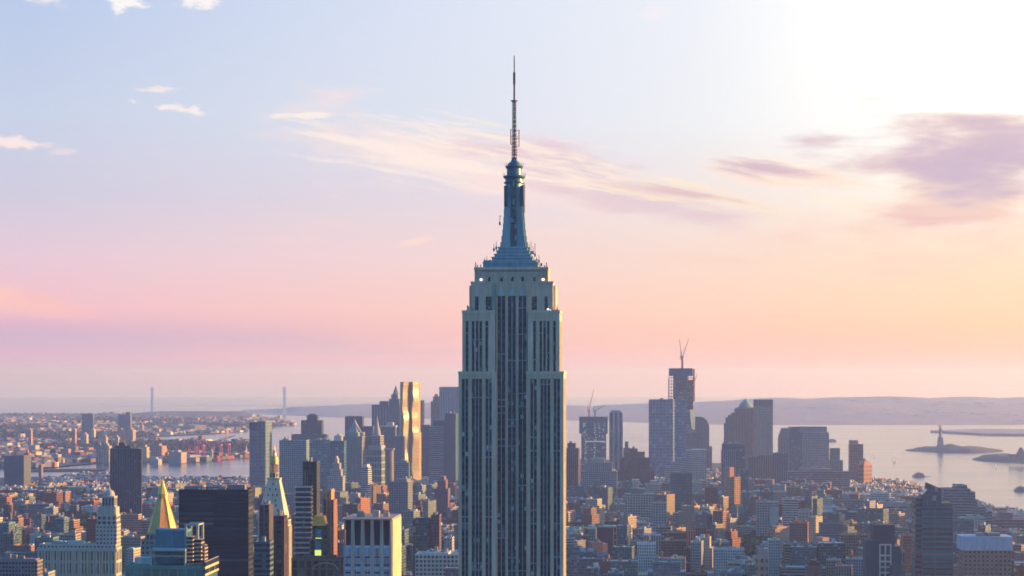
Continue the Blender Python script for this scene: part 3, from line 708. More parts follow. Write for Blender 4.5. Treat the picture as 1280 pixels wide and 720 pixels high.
    for px_ in (226, 228.5, 249, 253, 256, 261, 264.5, 268, 271, 282, 308.5):
        m = MB(); x = S.X(px_); m.box(x-.25, x+.25, .3, .8, S.Z(613.5)+1.1, S.Z(613.5)+1.1+rnd.uniform(.3, .8), 'lamp', (.45, .36, .32)); m.build('roof_lamp', o)
    # white clock-tower pyramid with gilded lantern
    o, S = H('white_pyramid_tower', 'white stone tower with steep pyramid roof dotted with dormers under a gilded lantern', 321, 357, 2080, [(322, 356, 648, None, 0, 'punch', CREAM, 3.4, 3.8), (320.5, 357.5, 645.5, 648, -.8, 'plain', CREAM)], side=4, cl=0, short='white pyramid roof with gilded lantern')
    hw = (S.X(356)-S.X(322))/2; cx = 0; cy = hw+.5; S.D = 2*hw
    m = MB(); t = (S.X(347.5)-S.X(333))/2
    P = [(cx-hw, cy-hw), (cx+hw, cy-hw), (cx+hw, cy+hw), (cx-hw, cy+hw)]; Q = [(cx-t+.8, cy-t), (cx+t+.8, cy-t), (cx+t+.8, cy+t), (cx-t+.8, cy+t)]
    m.poly(P, S.Z(645.5), S.Z(600), 'plain', (.74, .53, .40), P2=Q); m.build('pyramid_roof', o)
    for row, (y, n) in enumerate(((605.5, 1), (612, 2), (619, 3), (626, 1), (632, 2), (638, 3))):
        f_ = (S.Z(y)-S.Z(645.5))/(S.Z(600)-S.Z(645.5)); hy = hw+(t-hw)*f_
        for i in range(n):
            x = cx+.8*f_+((i+.5)/n-.5)*hy*1.5 if n > 1 else cx+.8*f_+(3 if row > 2 else 0); m = MB()
            m.box(x-.55, x+.55, cy-hy-.35, cy-hy+.8, S.Z(y)-1, S.Z(y)+.9, 'plain', (.02, .03, .045)); m.box(x-.75, x+.75, cy-hy-.45, cy-hy+.7, S.Z(y)+.91, S.Z(y)+1.2, 'plain', CREAM); m.build('dormer', o)
    m = MB(); lx = cx+.8
    m.box(lx-t-.7, lx+t+.7, cy-t-.7, cy+t+.7, S.Z(600), S.Z(598), 'plain', CREAM); m.ngon(lx, cy, 4.2, S.Z(598), S.Z(592), 8, 'arch', CREAM, pu=3, pv=4.4); m.ngon(lx, cy, 4.7, S.Z(592), S.Z(591), 8, 'plain', CREAM)
    for i in range(8): a = math.pi*2*i/8; m.ngon(lx+3*math.cos(a), cy+3*math.sin(a), .45, S.Z(591), S.Z(581), 6, 'plain', (.5, .33, .2))
    m.ngon(lx, cy, 1.9, S.Z(591), S.Z(581), 8, 'plain', (.22, .13, .09)); m.ngon(lx, cy, 3.8, S.Z(581), S.Z(580), 8, 'plain', CREAM); m.build('lantern', o)
    m = MB(); m.lathe(lx, cy, [(3.5, S.Z(580)), (3.6, S.Z(576)), (3.0, S.Z(572.5)), (1.7, S.Z(569.5)), (1.5, S.Z(566.5)), (1.7, S.Z(565.5)), (.6, S.Z(563)), (.4, S.Z(559)), (0, S.Z(556))], 16, 'gold', (.95, .48, .12)); m.build('gilded_dome', o)
    # dark brown and orange lit towers in front of it
    H('dark_brick_tower', 'narrow dark brick tower with orange sunlit flank left of the white pyramid roof', 324, 336.5, 1640, [(324, 336.5, 631, None, 0, 'strip', (.13, .085, .075), 4, 3.4)], side=5, cl=3, short='narrow dark brick tower')
    H('banded_glass_tower', 'low teal banded glass tower with orange flank, below the narrow dark brick tower', 317.5, 337.5, 1560, [(317.5, 337.5, 679, None, 0, 'ribbon', (.07, .13, .14), 3, 3.6)], side=4.5, cl=2)
    H('maroon_slab_tower', 'dark maroon slab tower with glowing right flank below the white pyramid', 342, 355.5, 1600, [(342, 355.5, 645, None, 0, 'strip', (.10, .05, .05), 30, 3.4)], side=4, cl=2, short='maroon slab tower')
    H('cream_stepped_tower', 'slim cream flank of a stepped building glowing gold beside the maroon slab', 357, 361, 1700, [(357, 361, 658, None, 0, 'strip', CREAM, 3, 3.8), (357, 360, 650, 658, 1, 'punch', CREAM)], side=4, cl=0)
    # dark glass tower with balconies
    o, S = H('dark_glass_tower', 'slim dark glass tower with pale cantilevered balcony floors on its left', 377.5, 397, 2000, [(378, 396, 578.5, None, 0, 'strip', (.04, .045, .055), 3, 3.6)], side=4, cl=2, short='slim dark tower with pale balconies')
    m = MB(); m.box(S.X(378.3), S.X(384.5), -.5, -.05, S.Z(720), S.Z(588), 'strip', (.22, .14, .10), 2.4, 3.6); m.build('brick_bay', o)
    m = MB(); m.box(S.X(371.5), S.X(391.5), -9, -.6, 0, S.Z(607), 'ribbon', (.05, .06, .07), 3, 3.6); m.build('balcony_wing', o)
    for i in range(17):
        m = MB(); z = S.Z(609+i*6.3); m.box(S.X(370), S.X(391), -10.2, -9.05, z, z+1.3, 'plain', (.46, .46, .43)); m.build('balcony', o)
    # orange lit slender brick towers
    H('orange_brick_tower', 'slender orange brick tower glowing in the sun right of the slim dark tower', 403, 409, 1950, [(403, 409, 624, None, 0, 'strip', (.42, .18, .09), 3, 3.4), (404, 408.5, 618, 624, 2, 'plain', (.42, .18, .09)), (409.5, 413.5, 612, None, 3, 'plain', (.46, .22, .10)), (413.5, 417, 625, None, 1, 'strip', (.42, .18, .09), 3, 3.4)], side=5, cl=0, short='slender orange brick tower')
    # lit-window setback building with golden cap
    o, S = H('setback_brick_tower', 'dark setback tower with golden cap and glowing green windows in a central bay', 364, 426, 1500,
        [(364, 426, 700, None, 0, 'arch', (.14, .10, .09), 5, 6), (379, 418, 697, 700, 2, 'punch', (.13, .09, .08)), (385.5, 410, 676, 697, 4, 'strip', (.13, .09, .08), 4, 3.4), (388.5, 408.5, 658, 676, 6, 'strip', (.13, .09, .08), 4, 3.4)], side=3.5, cl=0, short='golden-capped setback tower')
    m = MB(); x0, x1 = S.X(388.5), S.X(406); m.poly([(x0, 5), (x1, 5), (x1, 16), (x0, 16)], S.Z(658), S.Z(646), 'gold', (.9, .36, .07), P2=[(x0+1.2, 6), (x1-1.2, 6), (x1-1.2, 15), (x0+1.2, 15)]); m.build('golden_cap', o)
    for (a, b) in ((680.5, 673), (695, 688)):
        m = MB(); m.box(S.X(392.6), S.X(400.4), 3.4 if a > 690 else 5.4, 3.9 if a > 690 else 5.9, S.Z(a), S.Z(b), 'lamp', (.55, .62, .12)); m.build('lit_window', o)
        m = MB(); m.box(S.X(392.6), S.X(400.4), 3.42 if a > 690 else 5.42, 3.9 if a > 690 else 5.9, S.Z(b), S.Z(b-11), 'glass', (.03, .25, .3), 1.8, 3); m.build('glass_bay', o)
    m = MB()
    for i in range(9):
        a0, a1 = math.pi*i/9, math.pi*(i+1)/9; c0 = S.X(407); zz = S.Z(712); rr = 17*S.s
        m.face([(c0+rr*math.cos(a1), -.6, zz+rr*.55*math.sin(a1)), (c0+rr*math.cos(a0), -.6, zz+rr*.55*math.sin(a0)), (c0+rr*.85*math.cos(a0), -.6, zz+rr*.45*math.sin(a0)), (c0+rr*.85*math.cos(a1), -.6, zz+rr*.45*math.sin(a1))][::-1], 'plain', (.3, .22, .18))
        m.face([(c0+rr*math.cos(a0), -.6, zz+rr*.55*math.sin(a0)), (c0+rr*math.cos(a1), -.6, zz+rr*.55*math.sin(a1)), (c0+rr*math.cos(a1), 0, zz+rr*.55*math.sin(a1)), (c0+rr*math.cos(a0), 0, zz+rr*.55*math.sin(a0))], 'plain', (.3, .22, .18))
    m.build('arch_moulding', o)
    # fluted grey tower
    o, S = H('fluted_office_tower', 'broad grey office tower with fluted flared top over windows coloured like reflected blue sky', 430, 489, 1500, [(431, 488, 684, None, 0, 'glass', (.42, .62, .85), 2.6, 7.0), (431.5, 487.5, 650, 684, 2.4, 'plain', (.11, .085, .085), 3, 3, 'flute_recess')], side=12, cl=0, short='broad fluted grey tower')  # bright blue glass colour stands in for the sky it would reflect
    m = MB()
    for i, (a, b) in enumerate(((429.6, 431.2), (438.6, 443.6), (451, 456), (463, 468), (475, 480), (487, 490))):
        m.poly([(S.X(a), -1.3), (S.X(b), -1.3), (S.X(b), 2.3), (S.X(a), 2.3)], 0, S.Z(684), 'plain', (.36, .38, .36), top=None)
        m.poly([(S.X(a), -1.3), (S.X(b), -1.3), (S.X(b), 2.3), (S.X(a), 2.3)], S.Z(684), S.Z(650), 'plain', (.36, .38, .36), P2=[(S.X(a+.8), -2.2), (S.X(b-.8), -2.2), (S.X(b-.8), 2.3), (S.X(a+.8), 2.3)])
    m.build_each('pier', o)
    m = MB()
    for i in range(9): z = S.Z(697.5+9.6*i); m.box(S.X(431.5), S.X(487.5), -.25, -.02, z, z+.9, 'plain', (.03, .04, .06))
    m.build_each('floor_band', o)
    m = MB(); m.box(S.X(428.5), S.X(490.5), -2.6, S.D+.5, S.Z(650), S.Z(648), 'plain', (.34, .26, .22)); m.build('cornice', o)
    m = MB(); m.box(S.X(490), S.X(491.2), 0, S.D, 0, S.Z(650)-.1, 'plain', CREAM); m.build('flank_wall', o)
    m = MB(); clutter(m, S.X(435), S.X(485), 4, 24, S.Z(648), 'flu', 5, (.4, .34, .3)); m.build_each('rooftop_unit', o)
    H('teal_twin_block', 'dark teal apartment block with a maroon twin, behind the broad fluted grey tower', 516, 549, 2450, [(516, 537, 650, None, 0, 'glass', DTEAL, 3, 3.4), (538.5, 549, 645, None, 2, 'punch', (.14, .07, .09), 3, 3.4)], side=3, short='dark teal apartment block')
    H('white_window_block', 'pale flat building with tall teal windows, left foot of the great tower', 519, 573, 2350, [(519, 573, 694, None, 0, 'dense', (.42, .44, .42), 4, 4.4), (530, 560, 691, 694, 4, 'plain', (.5, .48, .45))], cl=5, short='pale block with teal windows')
    H('old_stone_block', 'grey stone block with curved orange gable at the bottom left corner', -6, 47, 2150, [(-6, 47, 702, None, 0, 'dense', (.22, .18, .18), 3, 3.6), (0, 44, 699, 702, 3, 'plain', (.2, .16, .16))], side=7, cl=4, short='grey block in bottom left corner')
    H('dark_residential_tower', 'isolated dark slab tower with small penthouse left of the harbour cranes', 137, 177, 3600, [(137, 177, 561.5, None, 0, 'strip', (.05, .06, .085), 4, 3.6), (143, 163, 557, 561.5, 6, 'plain', (.05, .06, .08)), (148, 156, 553, 557, 9, 'plain', (.06, .07, .09))], cl=2, short='isolated dark slab tower', side=1)
    for i, (a, b, t, d, c, lab) in enumerate(((5, 30, 570, 5300, (.10, .11, .13), 'long dull grey apartment slab with a sunlit pink end by the left edge'),)):
        H('apartment_slab', lab, a, b, d, [(a, b, t, None, 0, 'punch', c, 4, 3.4)], side=9, cl=0, short='grey slab with pink end')
    H('waterfront_slab', 'left one of two square dark towers on the far shore horizon', 102, 116, 9800, [(102, 116, 517, None, 0, 'plain', (.10, .12, .15))], cl=0, short='left square dark tower on the far shore', parapet=False, side=2)
    H('waterfront_slab', 'right one of two square dark towers on the far shore horizon', 148, 163, 9800, [(148, 163, 518, None, 0, 'plain', (.10, .12, .15)), (157, 162, 515, 518, 4, 'plain', (.1, .12, .14))], cl=0, short='right square dark tower on the far shore', parapet=False, side=2)
    H('long_warehouse', 'long low warehouse glowing yellow across the bay above the cranes', 226, 246, 11200, [(226, 246, 531, None, 0, 'strip', CREAM, 8, 8), (199, 226, 533.2, None, 10, 'strip', CREAM, 8, 8), (205, 212, 531, None, 20, 'plain', CREAM)], cl=0, parapet=False, depth=60, yaw=62, short='long yellow warehouse')
    # downtown, left group
    H('glass_slab_tower', 'tall pale blue glass tower with dark cap, left of the white pyramid lantern', 311.5, 331, 5200, [(311.5, 323, 528, None, 0, 'strip', (.12, .22, .28), 3, 8), (323, 331, 527, None, 6, 'strip', (.18, .28, .33), 3, 8), (312, 322.5, 528.2, 538, -.5, 'plain', (.02, .07, .10), 3, 3, 'dark_cap')], side=10, yaw=14, cl=2, short='tall pale blue glass tower')
    H('checkered_block', 'broad pale teal office block with faint grid, right of the gilded lantern', 349, 383, 4500, [(349, 383, 551, None, 0, 'dense', (.20, .30, .33), 4, 3.8), (352, 360, 549, 551, 8, 'plain', (.2, .25, .3))], cl=3, short='broad pale teal block')
    H('dark_cut_corner_tower', 'dark blue tower with narrow raised block on top', 376, 402, 5900, [(376, 402, 526, None, 2, 'strip', (.03, .07, .10), 4, 4), (383, 396, 519, 526, 6, 'plain', (.03, .07, .10)), (386, 393, 517.5, 519, 9, 'plain', (.04, .08, .1)), (364, 408, 543.5, None, 0, 'ribbon', (.05, .12, .16), 4, 4)], cl=0, short='dark blue tower with raised block')
    H('blue_glass_slab', 'wide blue glass slab reflecting the sky, left of two pointed towers', 383.5, 430, 4700, [(383.5, 412, 550.5, None, 0, 'glass', (.05, .20, .27), 6, 6), (412, 430, 552, None, 1, 'glass', (.02, .12, .19), 6, 6)], cl=3, short='wide blue glass slab')
    H('flared_dark_tower', 'dark tower with sloping sides behind the left pointed tower', 431, 453, 6300, [(431, 453, 521, None, 0, 'strip', (.03, .07, .10), 5, 4), (450, 466, 533.5, None, 3, 'strip', (.03, .07, .11), 5, 4)], cl=2, short='dark tower behind the pointed towers')
    o, S = H('pointed_courthouse', 'pale stone tower with slim pyramid roof, the left of two pointed towers', 428.5, 443, 5000, [(428.5, 453, 546, None, 0, 'strip', (.28, .31, .30), 3.4, 4), (432, 447, 541, 546, 3, 'punch', (.3, .32, .3))], side=10, yaw=24, cl=0, short='left pointed tower')
    pyramid(S, o, 'pyramid_roof', 433, 445.5, 541, 524, 'plain', (.30, .29, .28), ins=4)
    o, S = H('pointed_municipal_tower', 'ornate pale tower with tall conical spire, the right of two pointed towers', 455.5, 480, 5000, [(455.5, 477, 562, None, 0, 'arch', (.25, .31, .32), 4, 14), (459.5, 476, 557, 562, 3, 'plain', (.32, .32, .32)), (463, 474.5, 545, 557, 5, 'arch', (.3, .3, .31), 3, 6)], side=6, yaw=12, cl=0, short='right pointed tower')
    m = MB(); cx = S.X(469); m.ngon(cx, 16, 9, S.Z(545), S.Z(535), 10, 'plain', (.33, .30, .30), r2=5.5); m.ngon(cx, 16, 5, S.Z(535), S.Z(527), 8, 'plain', (.33, .3, .3), r2=2.4); m.ngon(cx, 16, 2.2, S.Z(527), S.Z(519), 6, 'plain', (.35, .3, .3), r2=.3); m.build('spire', o)
    H('striped_dark_tower', 'dark blue tower with vertical stripes left of the needle-topped tower', 464.5, 486, 6600, [(464.5, 486, 506.5, None, 0, 'strip', (.12, .19, .22), 9, 5), (474, 485, 501.5, 506.5, 5, 'plain', (.04, .1, .13)), (464.6, 485.9, 506.4, 509, -.6, 'plain', (.04, .1, .14))], cl=0, short='striped dark tower')
    o, S = H('needle_top_tower', 'grey stone tower tapering to a needle, directly left of the golden rippled tower', 483.5, 499, 6500, [(483.5, 500, 506, None, 0, 'strip', (.15, .18, .21), 4, 4), (485.5, 498.5, 499, 506, 3, 'strip', (.15, .18, .21), 4, 4), (488, 496.5, 493, 499, 5, 'plain', (.15, .18, .2))], side=2, yaw=20, cl=0, short='needle-topped tower')
    pyramid(S, o, 'spire', 488.5, 496, 493, 481, 'plain', (.12, .2, .22), n=8, ins=6)
    # rippled golden tower
    S = Site(500, 523, 5600, yaw=14); S.D = 36
    o = S.root('rippled_steel_tower', 'tall rippled steel tower flashing gold down two of its faces', 'skyscraper')
    for part, (xa, xm, xb, yt, ln, cA) in (('wall', (502.3, 507.2, 511.8, 477.5, 0, (.50, .37, .21))), ('wing_wall', (511.5, 516.3, 520.8, 477.3, 1, (.50, .37, .21)))):
        m = MB(); n = 36; z0 = 0; z1 = S.Z(yt)
        for i in range(n):
            za, zb = z0+(z1-z0)*i/n, z0+(z1-z0)*(i+1)/n
            wa, wb = [1.6*math.sin(z*.055+ln*2)+.8*math.sin(z*.13) for z in (za, zb)]
            step = 2.2*(za < S.Z(541))
            o_ = 0 if ln else -19
            A = [(S.X(xa)-step, 4+o_), (S.X(xm)+wa, -4+ln+o_), (S.X(xb)+wa*.6+step*ln, 14+ln+o_), (S.X(xb)+step, 34), (S.X(xa)-step, 34)]
            Bq = [(S.X(xa)-step, 4+o_), (S.X(xm)+wb, -4+ln+o_), (S.X(xb)+wb*.6+step*ln, 14+ln+o_), (S.X(xb)+step, 34), (S.X(xa)-step, 34)]
            m.poly(A, za, zb, 'dense', cA, 3.6, 3.6, P2=Bq, top=('roof', GREY) if i == n-1 else None)
        m.build(part, o)
    OCC.append((500, 524, 477, 720, 5600, 'rippled golden tower')); LAND.append((512, 477, 5600, 'rippled golden tower'))
    H('rust_tower', 'narrow rust-brown tower peeking out right of the golden rippled tower', 523, 527, 6700, [(522, 527.5, 501, None, 0, 'strip', (.2, .12, .11), 4, 4)], side=3, yaw=18, cl=0)
    H('stone_bank_tower', 'pale stone tower with stepped top just left of the light grid slab', 538.5, 551, 6700, [(538.5, 551, 502, None, 0, 'strip', (.27, .25, .26), 4, 4), (541, 550, 496, 502, 4, 'strip', (.27, .25, .26), 4, 4), (543, 547, 492.5, 496, 7, 'plain', (.27, .25, .26))], cl=0)
    H('light_grid_slab', 'wide light grey skyscraper with fine vertical grid behind the great tower', 549, 574, 6600, [(549, 574, 484, None, 0, 'strip', (.30, .36, .41), 5, 4.5), (549.1, 573.9, 484.1, 489, -.4, 'plain', (.16, .24, .3))], cl=0, short='wide light grid slab')
    H('navy_twin_slab', 'pair of broad slabs, one pale teal and one navy, left of the great tower', 536.5, 573, 5300, [(536.5, 554, 533.5, None, 0, 'ribbon', (.14, .24, .29), 4, 5), (541, 569, 525.5, None, 5, 'plain', (.01, .07, .12)), (555, 569, 517, 525.5, 9, 'plain', (.015, .07, .11))], side=5, yaw=8, cl=2, short='navy twin slab')
    H('white_stepped_tower', 'slender white ribbed apartment tower with stepped top', 450.5, 463, 3900, [(450.5, 460, 590, None, 0, 'ribbon', (.44, .46, .46), 4, 3.6), (452, 459.5, 584.5, 590, 2, 'ribbon', (.5, .48, .46), 4, 3.6), (454, 458, 580.5, 584.5, 4, 'plain', (.6, .5, .44))], side=5, yaw=14, cl=0, short='slender white ribbed tower')
    H('ziggurat_tower', 'pale stepped ziggurat building with small crown, below the wide blue glass slab', 409.5, 429, 4500, [(409.5, 428.5, 596, None, 0, 'punch', (.32, .31, .31), 4, 4), (412.5, 426, 588, 596, 2, 'punch', (.32, .31, .31), 4, 4), (415, 424, 580, 588, 4, 'punch', (.32, .31, .31)), (417.5, 421.5, 573.5, 580, 6, 'plain', (.34, .33, .33)), (418.8, 420.2, 570.5, 573.5, 8, 'plain', (.34, .33, .33))], cl=0, depth=34, short='pale ziggurat')
    o, S = H('round_corner_tower', 'pinkish tower with rounded corner and flat cap between pointed and rippled towers', 481, 492, 4900, [(481, 486, 563, None, 4, 'strip', (.30, .26, .26), 3, 4), (479.8, 492, 560.5, 563, 0, 'plain', (.3, .27, .27))], cl=0)
    m = MB(); m.ngon(S.X(486.7), 10, 8.6, 0, S.Z(563), 18, 'strip', (.32, .27, .26), pu=3, pv=4); m.build('round_bay', o)
    H('teal_round_roof_block', 'teal block with low round roof at the foot of the rippled tower', 498, 510, 4700, [(494, 511, 579, None, 0, 'ribbon', (.12, .22, .26), 4, 4), (497, 508, 576, 579, 4, 'plain', (.07, .17, .22))], cl=1)
    H('flat_top_ledge_tower', 'blue tower with a bright overhanging flat top behind the right pointed tower', 478, 494, 6000, [(478, 494, 534, None, 0, 'strip', (.06, .15, .20), 4, 4), (476, 495, 532, 534, -2, 'plain', (.5, .42, .38)), (483, 491, 528, 532, 4, 'plain', (.45, .36, .34))], cl=0)
    H('stone_slab_tower', 'grey stone slab behind the round-cornered pink tower', 492, 504, 5300, [(492, 505, 546, None, 0, 'strip', (.18, .21, .24), 3.4, 4)], cl=1)
    H('tall_loft_block', 'broad grey loft block with orange lit right end under the rippled tower', 486, 510, 3800, [(486, 510, 603, None, 0, 'punch', (.15, .18, .2), 4, 4), (494, 508, 599, 603, 3, 'plain', (.2, .2, .22))], side=6, yaw=10, cl=2)
    H('navy_low_tower', 'dark navy tower between the rippled tower and the teal slab', 524, 537, 5800, [(524, 537, 531, None, 2, 'plain', (.04, .07, .11)), (521, 538, 560, None, 0, 'ribbon', (.02, .09, .14), 4, 4)], cl=1)
    H('purple_brick_block', 'purple-brown stepped brick block with glowing edge near the great tower', 545, 558, 3900, [(543, 560, 612, None, 0, 'punch', (.16, .10, .13), 4, 4), (547, 557, 601, 612, 2, 'punch', (.16, .10, .13), 4, 4), (550, 555, 596, 601, 4, 'plain', (.2, .1, .12))], side=3, cl=0)
left_buildings()

# ------------------------------------------------------------------ hero buildings, right of the great tower
def crane_on(S, x, yb, yt, jib, name, label):
    """tower crane standing on a roof: mast, luffing jib, back stay"""
    g = S.g; o = empty(name, (S.x, S.d, S.g), -R(S.yaw)); tag(o, label, 'crane')
    m = MB(); X = S.X(x); yy = S.D/2; c = (.35, .16, .14)
    m.box(X-1.6, X+1.6, yy-1.6, yy+1.6, S.Z(yb), S.Z(yt), 'plain', c); m.build('crane_mast', o)
    m = MB(); m.box(X-4.5, X+3, yy-2.2, yy+2.2, S.Z(yt), S.Z(yt)+4, 'plain', (.5, .42, .4)); m.build('crane_cab', o)
    m = MB(); m.tube((X, yy, S.Z(yt)+3), (S.X(jib[0]), yy, S.Z(jib[1])), 1.3, 'plain', c, 4, r2=.7); m.build('crane_jib', o)
    m = MB(); m.tube((X-4, yy, S.Z(yt)+3), (X-3, yy, S.Z(yt)+16), .8, 'plain', c, 4); m.tube((X-3, yy, S.Z(yt)+16), (S.X((x+jib[0])/2), yy, (S.Z(jib[1])+S.Z(yt)+3)/2), .35, 'plain', c, 3); m.build('crane_stay', o)
def right_buildings():
    H = hero
    # glass tower under construction
    o, S = H('unfinished_glass_tower', 'teal netted tower under construction with a wider top and dotted work lights', 724, 759, 6200, [(724, 759.5, 521, 542, 0, 'plain', (.015, .12, .17)), (726.5, 757.5, 542, None, 2, 'glass', (.03, .11, .15), 9, 5)], depth=45, cl=0, short='teal tower under construction')
    rnd = random.Random(4); m = MB()
    for x, n in ((732, 22), (744, 20), (754.5, 18), (729, 8), (749, 8)):
        for i in range(n):
            if rnd.random() < .8: px = x+rnd.uniform(-1, 1); y = 530+i*2.2+rnd.uniform(-.6, .6); m.box(S.X(px)-.8, S.X(px)+.8, -.5 if y < 542 else 1.4, -.02 if y < 542 else 1.9, S.Z(y), S.Z(y)+1.6, 'lamp', (.55, .58, .56))
    for i in range(16): px = 732+i*1.6; m.box(S.X(px)-.9, S.X(px)+.9, 1.2, 1.9, S.Z(552.3), S.Z(551.3), 'lamp', (.5, .46, .46))
    m.build('work_light', o)
    m = MB()
    for i in range(9): x = S.X(724.5+i*4.3); m.box(x-.3, x+.3, -.4, 0, S.Z(542), S.Z(519.5), 'plain', (.03, .15, .2))
    m.build_each('netting_post', o)
    crane_on(S, 736, 521, 514, (742, 487), 'tower_crane', 'left crane with steep jib on the teal tower under construction')
    crane_on(S, 743.5, 521, 515, (757, 506), 'tower_crane', 'right crane with shallow jib on the teal tower under construction')
    H('striped_glass_tower', 'slim blue-grey tower with dark vertical stripes beside the teal unfinished tower', 761.5, 778, 6300, [(761.5, 778.5, 516, None, 0, 'strip', (.28, .34, .40), 14, 4), (763.5, 776, 513, 516, 4, 'plain', (.25, .32, .38))], cl=0, short='slim striped tower')
    H('plain_blue_glass_tower', 'tall flat-topped glass tower directly left of the skyscraper with scaffolding', 811, 840, 5800, [(811, 841, 500, None, 0, 'glass', (.08, .18, .30), 9, 8)], side=8, yaw=GRID+4, depth=70, cl=2, short='flat-topped blue glass tower')
    # unfinished tallest tower
    S = Site(838, 866, 6000, yaw=8); S.D = 55
    o = S.root('unfinished_skyscraper', 'tallest unfinished skyscraper downtown with red and teal scaffold cage on top', 'skyscraper')
    m = MB(); a, b = S.X(839), S.X(866.5); zt = S.Z(500); zb = 0
    w = b-a; mid = (a+b)/2; D = w
    q = .5*w
    base = [(a, 0), (b, 0), (b, D), (a, D)]
    k = .20*w
    # eight-sided taper: corners of the square cut back towards the top
    B8 = [(a+.1, 0), (b-.1, 0), (b, .1), (b, D-.1), (b-.1, D), (a+.1, D), (a, D-.1), (a, .1)]
    T8 = [(a+k, 0+1), (b-k, 0+1), (b-1, k), (b-1, D-k), (b-k, D-1), (a+k, D-1), (a+1, D-k), (a+1, k)]
    m.poly(B8, zb, zt, 'glass', (.05, .18, .32), 8, 8, P2=T8); m.build('wall', o)
    m = MB(); m.face([(S.X(864.4), -2.5, S.Z(536)), (S.X(868.4), 9, S.Z(537.5)), (S.X(868.8), 12, S.Z(510)), (S.X(862), -3, S.Z(510))], 'aluminium', (.75, .66, .5))  # added pale panel, sunlight on the tower's corner put into its colour
    m.build('sunlit_corner_panel', o)
    m = MB(); x0, x1 = S.X(836.5), S.X(866.5)
    for i in range(10):                               # open floors
        z = zt+(S.Z(461)-zt)*i/10; m.box(x0+1, x1-1, -2, D+1, z, z+1.6, 'plain', (.05, .17, .23) if i % 2 else (.12, .22, .28)); 
    m.box(x0+10, x1-16, 6, D-10, zt, S.Z(460.5), 'plain', (.05, .09, .12)); m.build('floor_deck', o)
    m = MB()
    for i in range(12):
        x = x0+(x1-x0)*i/11; c = (.32, .10, .09) if i > 8 else (.09, .16, .2)
        m.box(x-.6, x+.6, -2.5, -1.4, zt-4, S.Z(461), 'plain', c)
    for i in range(9):
        y = -2+(D+2)*i/8; m.box(x1-.9, x1+.4, y-.6, y+.6, zt-4, S.Z(461), 'plain', (.35, .12, .1))
    m.build_each('steel_column', o)
    m = MB(); m.box(x0+.5, x1-1.5, -3, -2.55, S.Z(470), S.Z(460.3), 'plain', (.03, .10, .18)); m.box(x0-2.4, x0-.2, 2, 14, S.Z(505), S.Z(473), 'plain', (.2, .22, .26))
    m.box(x1-15, x1-.5, -3.1, -2.6, S.Z(512), S.Z(475), 'slats', (.26, .10, .11), 3, 3); m.build('netting', o)
    m = MB(); rnd = random.Random(8)
    for i in range(34): px = rnd.uniform(838, 866); y = rnd.uniform(474, 508); m.box(S.X(px)-.7, S.X(px)+.7, -3.5, -3.15, S.Z(y), S.Z(y)+1.3, 'lamp', (.5, .4, .38))
    m.build('work_light', o)
    OCC.append((836, 868, 460, 720, 6000, 'x')); LAND.append((852, 440, 6000, 'tallest unfinished skyscraper'))
    crane_on(S, 851.5, 461, 449, (848.5, 424), 'tower_crane', 'upright crane jib leaning left atop the tallest unfinished skyscraper')
    S2 = Site(838, 866, 6010, yaw=8); S2.D = 55
    crane_on(S2, 852.5, 461, 447, (860, 423), 'tower_crane', 'crane jib leaning right atop the tallest unfinished skyscraper')
    crane_on(S2, 866.5, 482, 480, (870.5, 467), 'tower_crane', 'small crane low on the right side of the tallest unfinished skyscraper')
    # rounded top tower
    S = Site(868, 887, 6300, yaw=GRID); S.D = 45
    o = S.root('round_top_tower', 'grey tower with barrel-rounded shoulders behind the unfinished skyscraper', 'building')
    m = MB(); a, b = S.X(867), S.X(886.5); m.box(a, b, 0, 45, 0, S.Z(534), 'strip', (.15, .19, .24), 4, 4)
    n = 8; r = (b-a)*.5
    Pz = [(b-(b-S.X(876))*(1-math.cos(t*math.pi/2/n)), S.Z(534)+(S.Z(521)-S.Z(534))*math.sin(t*math.pi/2/n)) for t in range(n+1)]
    for (xA, zA), (xB, zB) in zip(Pz, Pz[1:]): m.box(a+.3, xB, .4, 44, zA-.02, zB, 'strip', (.15, .19, .24), 4, 4)
    m.build('wall', o); m = MB(); m.box(S.X(885), S.X(890), 4, 40, 0, S.Z(558), 'strip', (.14, .18, .22), 4, 4); m.build('lower_wing', o); OCC.append((867, 889, 521, 720, 6300, 'x')); LAND.append((878, 521, 6300, 'round-shouldered grey tower'))
    H('stepped_stone_tower', 'pinkish stone setback block at the foot of the unfinished skyscraper', 857, 873, 5600, [(857, 873.5, 550, None, 0, 'strip', (.26, .23, .24), 3, 4), (859, 872, 541, 550, 3, 'strip', (.26, .23, .24), 3, 4), (862, 870, 537.5, 541, 5, 'plain', (.28, .25, .25))], cl=0, short='pinkish setback block')
    H('staircase_roof_block', 'white banded block whose roof climbs in steps to the right', 831, 883, 5000, [(831, 838, 583, None, 0, 'ribbon', (.46, .45, .46), 5, 4), (838, 845, 578, None, .3, 'ribbon', (.46, .45, .46), 5, 4), (845, 852, 573, None, .6, 'ribbon', (.46, .45, .46), 5, 4), (852, 858, 568, None, .9, 'ribbon', (.46, .45, .46), 5, 4), (858, 865, 563, None, 1.2, 'ribbon', (.46, .45, .46), 5, 4), (865, 883, 562, None, 1.5, 'dense', (.50, .44, .43), 4, 4)], cl=0, parapet=False, depth=50, short='white staircase-roofed block')
    H('mesh_fronted_building', 'dark teal gridded mid-rise below the white staircase-roofed block', 838, 865, 4000, [(838, 865, 592, None, 0, 'dense', (.03, .13, .17), 5, 5)], cl=3, short='dark teal gridded mid-rise')
